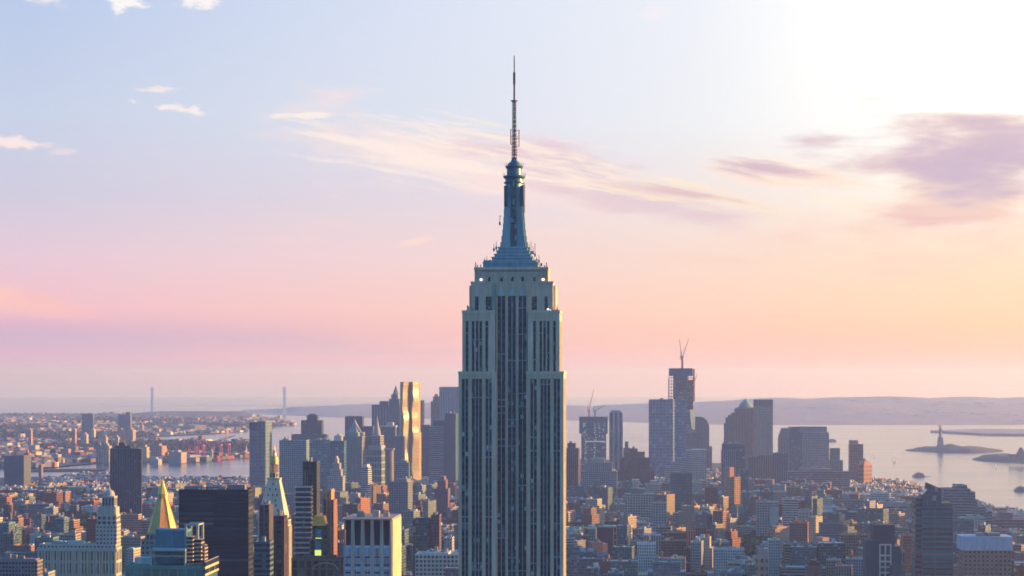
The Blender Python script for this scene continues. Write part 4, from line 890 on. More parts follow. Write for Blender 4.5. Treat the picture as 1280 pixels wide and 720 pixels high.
    H('brown_massive_tower', 'massive stepped brown brick building left of the flat-topped glass tower', 772, 818, 4900, [(772, 818, 588, None, 0, 'strip', (.15, .085, .09), 4, 4), (776, 812, 573, 588, 4, 'strip', (.15, .085, .09), 4, 4), (783, 806, 565, 573, 8, 'plain', (.16, .09, .09)), (788, 797, 561, 565, 10, 'plain', (.16, .09, .09))], cl=2, short='massive brown stepped building')
    H('teal_terrace_block', 'greenish office block with stepped rooftop under the teal unfinished tower', 726, 771, 4700, [(726, 771, 590, None, 0, 'dense', (.20, .28, .30), 4, 4), (731, 765, 579, 590, 5, 'dense', (.22, .28, .29), 4, 4), (738, 756, 573.5, 579, 8, 'plain', (.3, .26, .26))], side=0, cl=4, short='greenish terrace block')
    H('dark_wine_tower', 'dark wine-coloured tower right behind the great tower edge', 708, 723, 4500, [(708, 723, 561, None, 0, 'strip', (.13, .08, .11), 4, 4), (709, 719, 554, 561, 3, 'plain', (.12, .08, .11))], cl=3, yaw=10, side=2)
    H('slim_service_tower', 'short dark stack with a jagged top right of the slim striped tower', 780, 787, 6200, [(779, 788, 560, None, 0, 'plain', (.14, .12, .16)), (781, 785.5, 552, 560, 3, 'plain', (.1, .11, .15))], cl=0)
    # domed tower
    S = Site(905, 944, 6100, yaw=6); S.D = 60
    o = S.root('dome_topped_tower', 'broad lavender tower with rounded shoulders under a small green copper dome', 'skyscraper'); CC = (.23, .20, .23)
    m = MB(); pts = [(905, 529), (907, 522), (910, 519), (914, 516), (918, 511)]
    for i, (x, y) in enumerate(pts):
        xr = 944; m.box(S.X(x), S.X(xr), 1+.6*i, 55-i, (0 if i == 0 else S.Z(pts[i-1][1])-.02), S.Z(y), 'strip', CC, 4, 4.2)
    m.box(S.X(919.5), S.X(942.5), 5, 50, S.Z(511)-.02, S.Z(509.5), 'plain', CC); m.build('wall', o)
    m = MB(); cx = S.X(932); m.ngon(cx, 24, 19.5, S.Z(510), S.Z(507.5), 16, 'plain', (.2, .22, .22)); m.lathe(cx, 24, [(19, S.Z(507.5)), (15, S.Z(504.5)), (9, S.Z(501.8)), (3, S.Z(499.6)), (.8, S.Z(499)), (0, S.Z(496.5))], 20, 'plain', (.16, .33, .31)); m.build('dome', o)
    OCC.append((905, 944, 505, 720, 6100, 'x')); LAND.append((924, 500, 6100, 'dome-topped tower'))
    H('flat_cap_tower', 'tall light brown tower with flat dark cap beside the domed tower', 942.5, 966, 6000, [(942.5, 966, 507, None, 0, 'dense', (.36, .30, .28), 4, 4.2), (942.4, 966.1, 500, 507, -.4, 'strip', (.17, .21, .24), 4, 4, 'dark_cap')], cl=0, short='flat-capped light brown tower')
    H('dark_cap_midrise', 'teal mid-rise with dark roof band in front of the domed tower', 902, 929, 4700, [(902, 929, 563, None, 0, 'strip', (.13, .20, .25), 4, 4), (903, 928, 555, 563, 1.5, 'plain', (.02, .10, .14)), (921, 931, 558, None, -2, 'glass', (.03, .11, .14), 5, 5)], cl=4, short='teal mid-rise with dark band')
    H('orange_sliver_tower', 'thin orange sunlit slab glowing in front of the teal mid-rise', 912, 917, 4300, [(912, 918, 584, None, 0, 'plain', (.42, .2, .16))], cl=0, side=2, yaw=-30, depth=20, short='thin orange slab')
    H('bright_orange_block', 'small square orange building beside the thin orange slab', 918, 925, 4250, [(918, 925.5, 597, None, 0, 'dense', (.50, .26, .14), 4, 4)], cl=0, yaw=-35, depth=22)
    H('dark_green_column', 'dark green narrow tower right of the small orange building', 926, 935, 4200, [(926, 935, 588, None, 0, 'glass', (.02, .11, .14), 4, 4)], cl=1)
    for (a, b, t, c, lab) in ((935, 948, 571, (.22, .17, .20), 'left-hand purple-grey slab of the cluster under the flat-capped tower'), (948, 966, 569.5, (.25, .18, .19), 'wider rose slab in the middle of the cluster under the flat-capped tower'), (966, 984, 567, (.15, .16, .22), 'bluish slab at the right of the cluster under the flat-capped tower')):
        H('purple_slab', lab, a, b, 4900, [(a, b, t, None, 0, 'strip', c, 4, 4)], cl=2)
    # broad sloping headquarters
    o, S = H('twin_shaft_headquarters', 'broad office tower with sloped shoulder, dark blue notch and paler gridded right shaft', 976, 1037, 5500,
        [(987, 1003, 534.5, None, 5, 'glass', (.06, .12, .18), 5, 5), (1003, 1036, 541, None, 0, 'dense', (.36, .31, .31), 4, 4), (1000, 1033.5, 533.5, 541, 3, 'plain', (.20, .22, .25)), (1001, 1039, 583, None, -4, 'dense', (.36, .31, .31), 4, 4)], cl=0, depth=55, short='broad twin-shafted tower')
    m = MB(); a, b = S.X(974), S.X(988)
    m.poly([(a, 6), (b, 6), (b, 50), (a, 50)], 0, S.Z(547), 'strip', (.32, .26, .26), 4, 4); m.poly([(a, 6), (b, 6), (b, 50), (a, 50)], S.Z(547)-.01, S.Z(535.5), 'plain', (.2, .2, .24), P2=[(a+8, 6.2), (b, 6.2), (b, 49), (a+8, 49)]); m.build('shoulder_wing', o)
    H('setback_grey_block', 'grey stepped block just right of the broad twin-shafted tower', 1037, 1053, 5500, [(1037, 1053.5, 576, None, 0, 'strip', (.24, .23, .26), 4, 4), (1038, 1050, 561, 576, 3, 'strip', (.24, .23, .27), 4, 4)], cl=1)
    H('riverside_rose_tower', 'rose-brown residential tower standing alone against the water', 1062, 1079, 5600, [(1062, 1079, 556, None, 0, 'ribbon', (.26, .17, .18), 4, 4), (1062.5, 1073, 550.5, 556, 3, 'plain', (.3, .24, .25))], cl=0, short='rose-brown riverside tower')
    o, S = H('orange_turret_tower', 'orange turret-topped tower glowing at the water beside the rose-brown tower', 1078.5, 1090.5, 5500, [(1079, 1090.5, 581, None, 0, 'arch', (.48, .22, .17), 4, 10), (1081, 1088.5, 576.5, 581, 2.5, 'plain', (.46, .22, .17))], cl=0, yaw=-38, depth=22, short='orange turret tower')
    pyramid(S, o, 'turret', 1082, 1087.5, 576.5, 572, 'plain', (.4, .18, .15), n=6, ins=4)
    H('podium_block', 'long low purple-grey podium under the broad twin-shafted tower', 985, 1062, 5100, [(985, 1062, 590, None, 0, 'ribbon', (.22, .2, .23), 5, 5), (1000, 1040, 586, 590, 4, 'plain', (.25, .2, .21))], cl=4)
    # middle distance
    H('gridded_warehouse', 'long pale warehouse with deep square window grid', 990, 1044, 3700, [(990, 1044, 640, None, 0, 'punch', (.38, .37, .33), 5.6, 5.6)], cl=5, depth=50, short='long pale gridded warehouse')
    H('dull_blue_warehouse', 'long dark blue-grey warehouse right of the pale gridded one', 1044, 1092, 3800, [(1044, 1060, 637, None, -2, 'plain', (.10, .14, .18)), (1060, 1092, 641, None, 0, 'ribbon', (.14, .17, .2), 5, 5)], cl=4, depth=50, short='dark blue-grey warehouse')
    H('grey_terminal_building', 'wide grey freight building with rows of windows left of the tall teal tower', 1090, 1146, 3900, [(1090, 1146, 633, None, 0, 'ribbon', (.25, .24, .27), 5, 4.5), (1098, 1140, 628, 633, 5, 'plain', (.28, .27, .3))], cl=6, depth=50, short='wide grey freight building')
    H('teal_box_building', 'bright teal boxy roof building among the pale rooftops', 1029, 1043, 4300, [(1029, 1043.5, 623, None, 0, 'plain', (.02, .20, .28)), (1032, 1040, 619.5, 623, 3, 'plain', (.03, .2, .26))], cl=0)
    H('cream_corner_block', 'plain cream block with an orange lit upper corner', 972, 999, 3100, [(974, 999, 664.5, None, 0, 'plain', (.36, .34, .28)), (982, 998, 659, 664.5, 4, 'plain', (.44, .3, .2))], cl=2, short='plain cream block')  # orange light on the upper corner is put into that tier's colour
    o, S = H('orange_lit_wing', 'wing with orange sunlight in its colour, attached left of the plain cream block', 969, 975, 3090, [(969, 975.5, 661, None, 0, 'punch', (.52, .26, .13), 5, 5), (972, 985, 658.5, 661, 1, 'plain', (.52, .26, .13))], cl=0, yaw=-35, depth=14)  # orange sunlight on the cream building, put into this wing's colour
    H('dark_teal_column_block', 'dark teal plain block in front of the cream block', 981, 996, 2700, [(981.5, 996, 687, None, 0, 'plain', (.012, .07, .10)), (985, 992, 682, 687, 3, 'plain', (.015, .07, .1))], cl=1)
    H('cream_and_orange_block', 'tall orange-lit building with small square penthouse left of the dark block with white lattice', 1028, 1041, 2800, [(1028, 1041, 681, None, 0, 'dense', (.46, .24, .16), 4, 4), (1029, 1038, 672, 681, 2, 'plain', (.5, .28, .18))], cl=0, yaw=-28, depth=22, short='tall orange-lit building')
    H('brown_gabled_block', 'reddish block with dark cap on the bottom edge, left of the dark latticed building', 1008, 1029, 2400, [(1008, 1028, 707, None, 0, 'plain', (.24, .12, .10)), (1011, 1025, 703, 707, 1, 'plain', (.08, .05, .05)), (1014, 1022, 700.5, 703, 3, 'plain', (.08, .05, .05))], side=0, cl=0)
    m_o, S = H('latticed_dark_building', 'dark stepped building with white window lattice strip down its middle', 1083, 1130, 2300, [(1083, 1101, 676, None, 2, 'plain', (.012, .06, .09)), (1092, 1119, 656.5, None, 6, 'plain', (.06, .06, .085)), (1113, 1126, 683, None, 1, 'plain', (.015, .07, .10)), (1112, 1131, 707, None, -4, 'glass', (.012, .07, .10), 5, 5)], cl=3, short='dark building with white lattice')
    m = MB(); c = (.52, .48, .46); x0, x1 = S.X(1100), S.X(1113.5); m.box(x0, x1, .6, 1.0, 0, S.Z(681), 'plain', (.03, .04, .05))
    for x in (x0, (x0+x1)/2, x1): m.box(x-.7, x+.7, .1, .58, 0, S.Z(680), 'plain', c)
    for y in (681, 694.5, 702, 709, 716): m.box(x0, x1, .2, .57, S.Z(y)-.7, S.Z(y)+.9, 'plain', c)
    m.build('window_lattice', m_o)
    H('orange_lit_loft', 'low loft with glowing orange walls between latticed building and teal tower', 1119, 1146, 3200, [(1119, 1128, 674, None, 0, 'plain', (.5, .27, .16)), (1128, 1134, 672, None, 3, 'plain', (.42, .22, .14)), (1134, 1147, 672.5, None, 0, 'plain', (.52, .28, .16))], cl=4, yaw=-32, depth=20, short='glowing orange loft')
    # tall teal glass tower
    S = Site(1154, 1191, 2500, yaw=GRID); S.D = 42
    o = S.root('tall_teal_glass_tower', 'tall dark teal glass tower with slanted wedge top, biggest on the right', 'skyscraper'); C = (.008, .07, .11)
    m = MB(); x0, x1, xm = S.X(1153), S.X(1191), S.X(1168)
    m.box(x0, x1, 0, 42, 0, S.Z(634), 'ribbon', (.006, .13, .18), 60, 5.6); m.box(S.X(1145.5), x0-.02, 6, 46, 0, S.Z(623), 'ribbon', (.03, .13, .17), 40, 5.6)
    m.box(x0+.2, S.X(1177), 1.5, 34, S.Z(634), S.Z(619), 'glass', C, 5, 8); m.build('wall', o)
    m = MB(); xa, xb = S.X(1160.5), S.X(1177); zA, zB, zC = S.Z(604), S.Z(611), S.Z(619)
    m.face([(xa, 1.6, zC), (xb, 1.6, zC), (xb, 1.6, zB), (xa, 1.6, zA)], 'glass', C, [(0, 0), (4, 0), (4, 2), (0, 2)]); m.face([(xb, 30, zC), (xa, 30, zC), (xa, 30, zA), (xb, 30, zB)], 'glass', C, [(0, 0), (4, 0), (4, 2), (0, 2)])
    m.face([(xa, 30, zC), (xa, 1.6, zC), (xa, 1.6, zA), (xa, 30, zA)], 'plain', C); m.face([(xb, 1.6, zC), (xb, 30, zC), (xb, 30, zB), (xb, 1.6, zB)], 'plain', C); m.face([(xa, 1.6, zA), (xb, 1.6, zB), (xb, 30, zB), (xa, 30, zA)], 'roof', C)
    m.poly([(x0+.2, 1.8), (xa-.02, 1.8), (xa-.02, 30), (x0+.2, 30)], S.Z(619), S.Z(612), 'glass', C, P2=[(x0+6, 1.8), (xa-.02, 1.8), (xa-.02, 30), (x0+6, 30)]); m.build('wedge_top', o)
    m = MB()
    for x in (1153, 1168.5, 1191): m.box(S.X(x)-.25, S.X(x)+.25, -.4, -.02, 0, S.Z(634), 'plain', (.10, .2, .22))
    m.build_each('edge_fin', o)
    m = MB()
    for i in range(12): z = S.Z(720)+i*(S.Z(636)-S.Z(720))/12; m.box(x0+.3, x1-.3, -.3, -.03, z, z+.8, 'plain', (.06, .17, .19))
    m.build_each('floor_band', o)
    m = MB(); m.box(S.X(1177.5), x1-.3, 3, 38, S.Z(634), S.Z(629), 'plain', (.05, .09, .08)); m.build('penthouse', o)
    OCC.append((1145, 1191, 612, 720, 2500, 'x')); LAND.append((1168, 604, 2500, 'tall teal glass tower'))
    # stepped blue pyramid of terraces
    tr = [(1180, 1213, 612, None, 0), (1196, 1209, 607.5, 612, 6), (1210, 1219, 616, None, .5), (1218, 1222, 625, None, 1), (1221, 1232, 634, None, 1.5), (1231, 1240, 640, None, 2)]
    H('terraced_blue_building', 'large blue-grey terraced building stepping down towards the water', 1176, 1240, 3500, [(a, b, t, u, i*.1, 'ribbon', (.13, .19, .25), 4, 4.2) for a, b, t, u, i in tr], cl=0, depth=50, short='terraced blue-grey building')
    H('long_pier_shed', 'long flat purple-grey shed on the waterfront at the right edge', 1230, 1290, 3750, [(1230, 1290, 650, None, 0, 'ribbon', (.20, .16, .2), 5, 5), (1251, 1266, 641, 650, 3, 'plain', (.16, .13, .18))], cl=5, short='long waterfront shed')
    H('pale_slab_block', 'pale greenish apartment slab behind the white-topped brick building', 1201, 1232, 3300, [(1201, 1232, 648, None, 0, 'punch', (.32, .35, .34), 4, 3.6)], cl=2)
    o, S = H('white_topped_brick_building', 'pink brick building with blank white upper box near the right edge', 1204, 1265, 2350, [(1205, 1264, 688, None, .4, 'punch', (.34, .19, .16), 4.4, 4.4), (1202.5, 1265.5, 671, 688, -.5, 'plain', (.47, .47, .56), 4, 4, 'white_box')], cl=3, short='white-topped brick building')
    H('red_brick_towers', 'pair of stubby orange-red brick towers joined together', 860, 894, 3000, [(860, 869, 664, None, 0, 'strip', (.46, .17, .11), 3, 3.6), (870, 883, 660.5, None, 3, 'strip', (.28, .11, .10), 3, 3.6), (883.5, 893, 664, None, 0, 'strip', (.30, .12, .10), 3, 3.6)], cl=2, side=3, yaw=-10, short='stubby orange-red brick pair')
    H('pillared_white_building', 'small pale facade with tall windows and glowing right end', 767, 789, 2900, [(767, 788.5, 658.5, None, 0, 'arch', (.46, .34, .32), 4.2, 9)], side=2, yaw=10, depth=16, cl=0, short='small pale pillared facade')
    H('teal_roofed_hall', 'long low hall with bright teal roof and maroon wall left of the pillared facade', 736, 766.5, 2900, [(736, 766.5, 660, None, 0, 'plain', (.14, .06, .08)), (735, 767, 658, 660, -1, 'plain', (.06, .26, .28)), (742, 747, 662, None, -3, 'plain', (.4, .17, .14))], cl=2)
    H('orange_brick_block', 'square orange brick block with sunlit end, low beside the great tower', 740, 760, 2600, [(740, 754, 678, None, 0, 'plain', (.32, .15, .11)), (752, 760, 680, None, .5, 'plain', (.5, .24, .15))], cl=3, yaw=-12, depth=20)  # right end is a paler brick, with its sunlight put into the colour
    H('light_grid_building', 'pale greenish gridded mid-rise with dark cornice below the brown stepped building', 781, 817, 3900, [(781, 817, 618, None, 0, 'dense', (.34, .36, .32), 4.4, 4.6), (789, 804, 611, 618, 5, 'plain', (.08, .17, .17)), (790, 798, 600, 611, 7, 'plain', (.46, .36, .3))], cl=1, depth=40, short='pale gridded mid-rise')
    H('cream_notched_block', 'cream block with notched roofline right of the pale gridded mid-rise', 806, 827, 4100, [(806, 827, 606, None, 0, 'punch', (.45, .37, .34), 4, 4), (813, 821, 601, 606, 3, 'plain', (.45, .37, .34))], cl=0)
    H('arched_roof_apartments', 'pale gridded apartment building with penthouse under the cream notched block', 816, 833, 3500, [(816, 833, 629, None, 0, 'dense', (.40, .36, .36), 4, 4)], cl=2)
    H('white_roof_loft', 'white boxy loft with dark window openings low right of centre', 942, 963, 2700, [(942, 963, 697, None, 0, 'punch', (.44, .38, .32), 7, 9), (948, 963, 686, 697, 3, 'plain', (.45, .37, .33))], cl=2)
    H('cream_roof_terrace_block', 'wide cream low block with terrace along the bottom edge', 910, 945, 2550, [(910, 945, 704, None, 0, 'ribbon', (.38, .34, .28), 4, 4.4), (918, 940, 700, 704, 3, 'plain', (.4, .34, .28))], cl=5)
    H('beige_tall_slab', 'tall pale beige slab with ribbon floors right of the trees', 946, 973, 3500, [(946, 972, 628, None, 0, 'dense', (.38, .34, .33), 4, 3.8), (963, 973, 634, None, -1.5, 'plain', (.4, .38, .36))], cl=3, short='tall pale beige slab')
    H('ribbon_tower_block', 'white ribbon-windowed block beside the pale gridded warehouse', 979, 998, 3600, [(979, 998, 625, None, 0, 'ribbon', (.42, .42, .42), 4, 3.8)], cl=3, short='white ribbon-windowed block')
right_buildings()

# ------------------------------------------------------------------ harbour: bridge, statue, cranes, ships, boats
def at(px, py, h=0.0):
    x, y = gpt(px, py, h); return Vector((x, y, gz(x, y)+h))
def harbour():
    # suspension bridge on the horizon
    a = Vector(((190-640)/F*17300, 17300, 0)); b = Vector(((355.5-640)/F*17500, 17500, 0))
    o = empty('suspension_bridge', (a.x, a.y, gz(a.x, a.y))); tag(o, 'pale suspension bridge faint in the haze with two tall portal towers on the horizon', 'bridge')
    yaw = math.atan2(b.y-a.y, b.x-a.x); o.rotation_euler = (0, 0, yaw); L = (b-a).length; c = (.78, .72, .76)
    for x in (0, L):
        m = MB()
        for y in (-16, 16): m.box(x-9, x+9, y-6, y+6, 0, 208, 'plain', c)
        for z in (55, 190): m.box(x-8.6, x+8.6, -10, 10, z, z+18, 'plain', c)
        m.box(x-15, x+15, -26, 26, -4, 8, 'plain', c); m.build('bridge_tower', o)
    m = MB(); m.box(-420, L+420, -15.5, 15.5, 64.5, 67, 'plain', c); m.build('deck', o)
    for y in (-16, 16):
        m = MB(); n = 20
        P = [(-420, 68)]+[(L*i/n, 80+124*((2*i/n-1)**2)) for i in range(n+1)]+[(L+420, 68)]
        for (xa, za), (xb, zb) in zip(P, P[1:]): m.tube((xa, y, za), (xb, y, zb), .4, 'plain', c, 4)
        m.build('cable', o)
    # statue
    p = at(1175.5, 562.5, 3); o = empty('crowned_statue', p); tag(o, 'robed statue raising a torch on a tall pedestal, on the larger island', 'statue'); g = (.20, .26, .25)
    m = MB(); m.ngon(0, 0, 38, 0, 7, 11, 'plain', (.25, .22, .21), r2=36); m.box(-14, 14, -14, 14, 7, 16, 'plain', (.3, .26, .24)); m.poly([(-10, -10), (10, -10), (10, 10), (-10, 10)], 16, 42, 'plain', (.3, .26, .24), P2=[(-8, -8), (8, -8), (8, 8), (-8, 8)]); m.box(-9.5, 9.5, -9.5, 9.5, 42, 45, 'plain', (.3, .26, .24)); m.build('pedestal', o)
    m = MB(); m.lathe(0, 0, [(6, 45), (6.2, 50), (5.4, 60), (4.8, 68), (5.4, 74), (4.6, 79), (1.8, 81.5), (1.7, 83), (2.4, 85), (2.3, 88), (1.2, 90), (0, 90.4)], 12, 'plain', g); m.tube((-3, 0, 77), (-5.5, 0, 84), 1.7, 'plain', g, 6, r2=1.3); m.tube((-5.5, 0, 84), (-6, 0, 93), 1.3, 'plain', g, 6, r2=.9); m.tube((4, 0, 77), (6, -2, 70), 1.6, 'plain', g, 6); m.box(4.5, 7.5, -4, -2.6, 66, 73, 'plain', g); m.build('figure', o)
    m = MB(); m.ngon(-6, 0, 1.5, 93, 94.4, 8, 'gold', (.6, .45, .2)); m.ngon(-6, 0, 1.1, 94.4, 98, 8, 'gold', (.9, .6, .2), r2=.1); m.build('torch', o)
    m = MB()
    for i in range(7): t = math.pi*(i/6); m.tube((0, 0, 88.5), (4*math.cos(t), 0, 88.5+4*math.sin(t)), .35, 'plain', g, 4, r2=.1)
    m.build('crown', o)
    # fort building on the nearer island
    p = at(1276, 575, 14); o = empty('fort_building', p); tag(o, 'small steep-roofed building on the island cut by the right edge', 'building')
    m = MB(); m.box(-35, 60, -12, 12, 0, 18, 'plain', (.22, .18, .18)); m.build('wall', o); m = MB(); m.poly([(-12, -11), (12, -11), (12, 11), (-12, 11)], 18, 38, 'plain', (.2, .16, .16), P2=[(-3, -3), (3, -3), (3, 3), (-3, 3)]); m.build('roof', o)
    # port gantry cranes
    for i, (px, py, h, red, lab) in enumerate(((242, 572.5, 60, (.45, .10, .16), 'leftmost red gantry crane beside the red ship'), (249, 573, 60, (.45, .12, .18), 'red gantry crane second from the left on the quay'), (271, 572, 50, (.38, .12, .2), 'dull red gantry crane just right of the ship bridge'), (281, 571.5, 62, (.42, .10, .18), 'tall red gantry crane with raised boom right of the ship'))):
        p = at(px, py, 4); o = empty('gantry_crane', p, R(-8)); tag(o, lab, 'crane', 'gantry cranes on the container quay')
        for x in (-14, 14):
            for y in (-10, 10): m = MB(); m.box(x-1.6, x+1.6, y-1.6, y+1.6, 0, 40, 'plain', red); m.build('leg', o)
        m = MB(); m.box(-16, 16, -12, 12, 40, 44, 'plain', red); m.box(-15, 15, -11.5, -8.5, 16, 18.5, 'plain', red); m.build('portal_beam', o)
        m = MB(); m.tube((-40, -14, 45), (38, -14, 45+(0 if i != 3 else 26)), 1.8, 'plain', red, 4); m.tube((6, -14, 44), (6, -14, h+6), 1.2, 'plain', red, 4); m.tube((6, -14, h+6), (36, -14, 46+(0 if i != 3 else 24)), .7, 'plain', red, 3); m.tube((6, -14, h+6), (-38, -14, 46), .7, 'plain', red, 3); m.build('boom', o)
    for k, (x0, x1, py, c, lab) in enumerate(((236, 276, 575.6, (.42, .07, .12), 'red container ship moored at the far quay under the gantry cranes'), (298, 312, 571, (.5, .4, .36), 'pale cargo ship moored left of the pale blue glass tower'))):
        p = at((x0+x1)/2, py, 0); o = empty('container_ship', p); tag(o, lab, 'ship'); Lh = (x1-x0)/2/F*p.y
        m = MB(); m.poly([(-Lh, -9), (Lh*.8, -11), (Lh, 0), (Lh*.8, 11), (-Lh, 9)], -1, 8, 'plain', c, P2=[(-Lh-1, -11), (Lh*.85, -12), (Lh+5, 0), (Lh*.85, 12), (-Lh-1, 11)]); m.build('hull', o)
        m = MB(); m.box(Lh*.32, Lh*.5, -9, 9, 8, 30, 'ribbon', WHITE, 3, 3); m.box(Lh*.36, Lh*.46, -5, 5, 30, 36, 'plain', (.6, .45, .2)); m.build('deckhouse', o)
        rnd = random.Random(2+k)
        for j in range(7):
            x = -Lh*.92+j*Lh*.17; m = MB()
            for l in range(3): m.box(x, x+Lh*.14, -10+.1*l, 10-.1*l, 8+3.2*l+.01, 8+3.2*(l+1), 'plain', rnd.choice([(.4, .08, .1), (.5, .12, .15), (.2, .2, .3), (.5, .45, .4)]))
            m.build_each('container_stack', o)
    # boats
    def sail(px, py, h, lab):
        p = at(px, py); o = empty('sailing_boat', p, R(20)); tag(o, lab, 'sailboat', 'white sailboats on the harbour')
        m = MB(); m.poly([(-h*.28, -1.2), (h*.2, -1.6), (h*.38, 0), (h*.2, 1.6), (-h*.28, 1.2)], 0, h*.09, 'plain', WHITE); m.build('hull', o)
        m = MB(); m.poly([(-h*.26, -.2), (h*.02, -.2), (h*.02, .2), (-h*.26, .2)], h*.12, h, 'plain', (.85, .83, .8), P2=[(-.1, -.15), (.1, -.15), (.1, .15), (-.1, .15)]); m.poly([(h*.04, -.15), (h*.3, -.15), (h*.3, .15), (h*.04, .15)], h*.12, h*.8, 'plain', (.85, .83, .8), P2=[(.3, -.1), (.4, -.1), (.4, .1), (.3, .1)]); m.build('sail', o)
    sail(1118, 577.5, 22, 'tall white sail glinting alone on the harbour between rose-brown tower and island'); sail(1093.5, 572, 14, 'small faint sail right above the orange turret tower'); sail(1245, 585, 14, 'tiny white sail below the right-edge island'); sail(1131, 567, 10, 'tiny distant sail just left below the statue island tip')
    def ferry(px, py, L, lab, c=(.25, .22, .26), wake=True):
        p = at(px, py); o = empty('ferry_boat', p, R(6)); tag(o, lab, 'ferry', 'ferries crossing the harbour')
        m = MB(); m.poly([(-L*.5, -5), (L*.4, -5), (L*.5, 0), (L*.4, 5), (-L*.5, 5)], 0, 5, 'plain', c); m.build('hull', o)
        m = MB(); m.box(-L*.35, L*.3, -4.4, 4.4, 5, 9.5, 'ribbon', (.4, .36, .38), 3, 3); m.box(-L*.2, L*.12, -3, 3, 9.5, 11.5, 'plain', (.4, .36, .38)); m.build('cabin', o)
        m = MB(); m.tube((-L*.05, 0, 11), (-L*.05, 0, 13.5), .8, 'plain', c, 6); m.build('funnel', o)
        if wake:
            m = MB(); m.poly([(L*.5, -2), (L*.95, -4), (L*.95, 4), (L*.5, 2)], .02, 1.4, 'plain', (.8, .8, .8), P2=[(L*.5, -1), (L*.9, -2.5), (L*.9, 2.5), (L*.5, 1)]); m.build('bow_wave', o)
    ferry(1149, 596, 34, 'dark ferry with white foam at its right end, the upper one in mid-river'); ferry(1137, 607.5, 34, 'dark ferry with tall cabin just above the waterfront rooftops', wake=False); ferry(1276, 614, 30, 'small dark boat at the right edge of the water', wake=False); ferry(1040, 552, 44, 'long flat barge hull far out right of the twin-shafted tower', (.3, .24, .28), False)
harbour()

# ------------------------------------------------------------------ ordinary city blocks
PAL = [((.34, .12, .08), 'red brick'), ((.27, .10, .075), 'dark red brick'), ((.36, .27, .19), 'tan brick'), ((.44, .38, .30), 'cream stone'), ((.26, .26, .28), 'grey stone'), ((.17, .10, .075), 'brown brick'),
       ((.55, .53, .50), 'white painted'), ((.09, .16, .19), 'teal glass'), ((.40, .22, .16), 'salmon brick'), ((.30, .31, .29), 'greenish grey')]
ROOFS = [((.11, .12, .13), 'dark roof'), ((.32, .33, .34), 'silver roof'), ((.50, .50, .49), 'white roof'), ((.20, .17, .15), 'brown roof'), ((.06, .17, .18), 'teal roof')]
def inside(x, y, P):
    c = False; n = len(P)
    for i in range(n):
        x1, y1 = P[i]; x2, y2 = P[(i+1) % n]
        if (y1 > y) != (y2 > y) and x < (x2-x1)*(y-y1)/(y2-y1)+x1: c = not c
    return c
SKYL = [(0, 606), (100, 612), (175, 604), (230, 602), (320, 603), (380, 596), (560, 594), (720, 588), (820, 592), (900, 596), (1000, 596), (1062, 606), (1100, 613), (1145, 622), (1200, 642), (1240, 654), (1290, 662)]
PARKS = [(90, 655, 620, 40, 17), (155, 640, 0, 40, 12), (950, 681, 0, 46, 12), (790, 681, 0, 55, 8), (640, 700, 0, 10, 5), (60, 618, 0, 60, 9), (1050, 690, 0, 20, 6)]
def in_park(x, y):
    px = 640+x/y*F; py = EY+F*(CAMZ-gz(x, y)-10)/y
    return any(((px-a)/w)**2+((py-b)/h)**2 < 1 for a, b, _, w, h in PARKS)
def hero_boxes():
    L = []
    for (a, b, t, bt, d, nm) in OCC:
        xm = ((a+b)/2-640)/F*d; L.append((xm, d+18, (b-a)/2/F*d+8, 34))
    return L
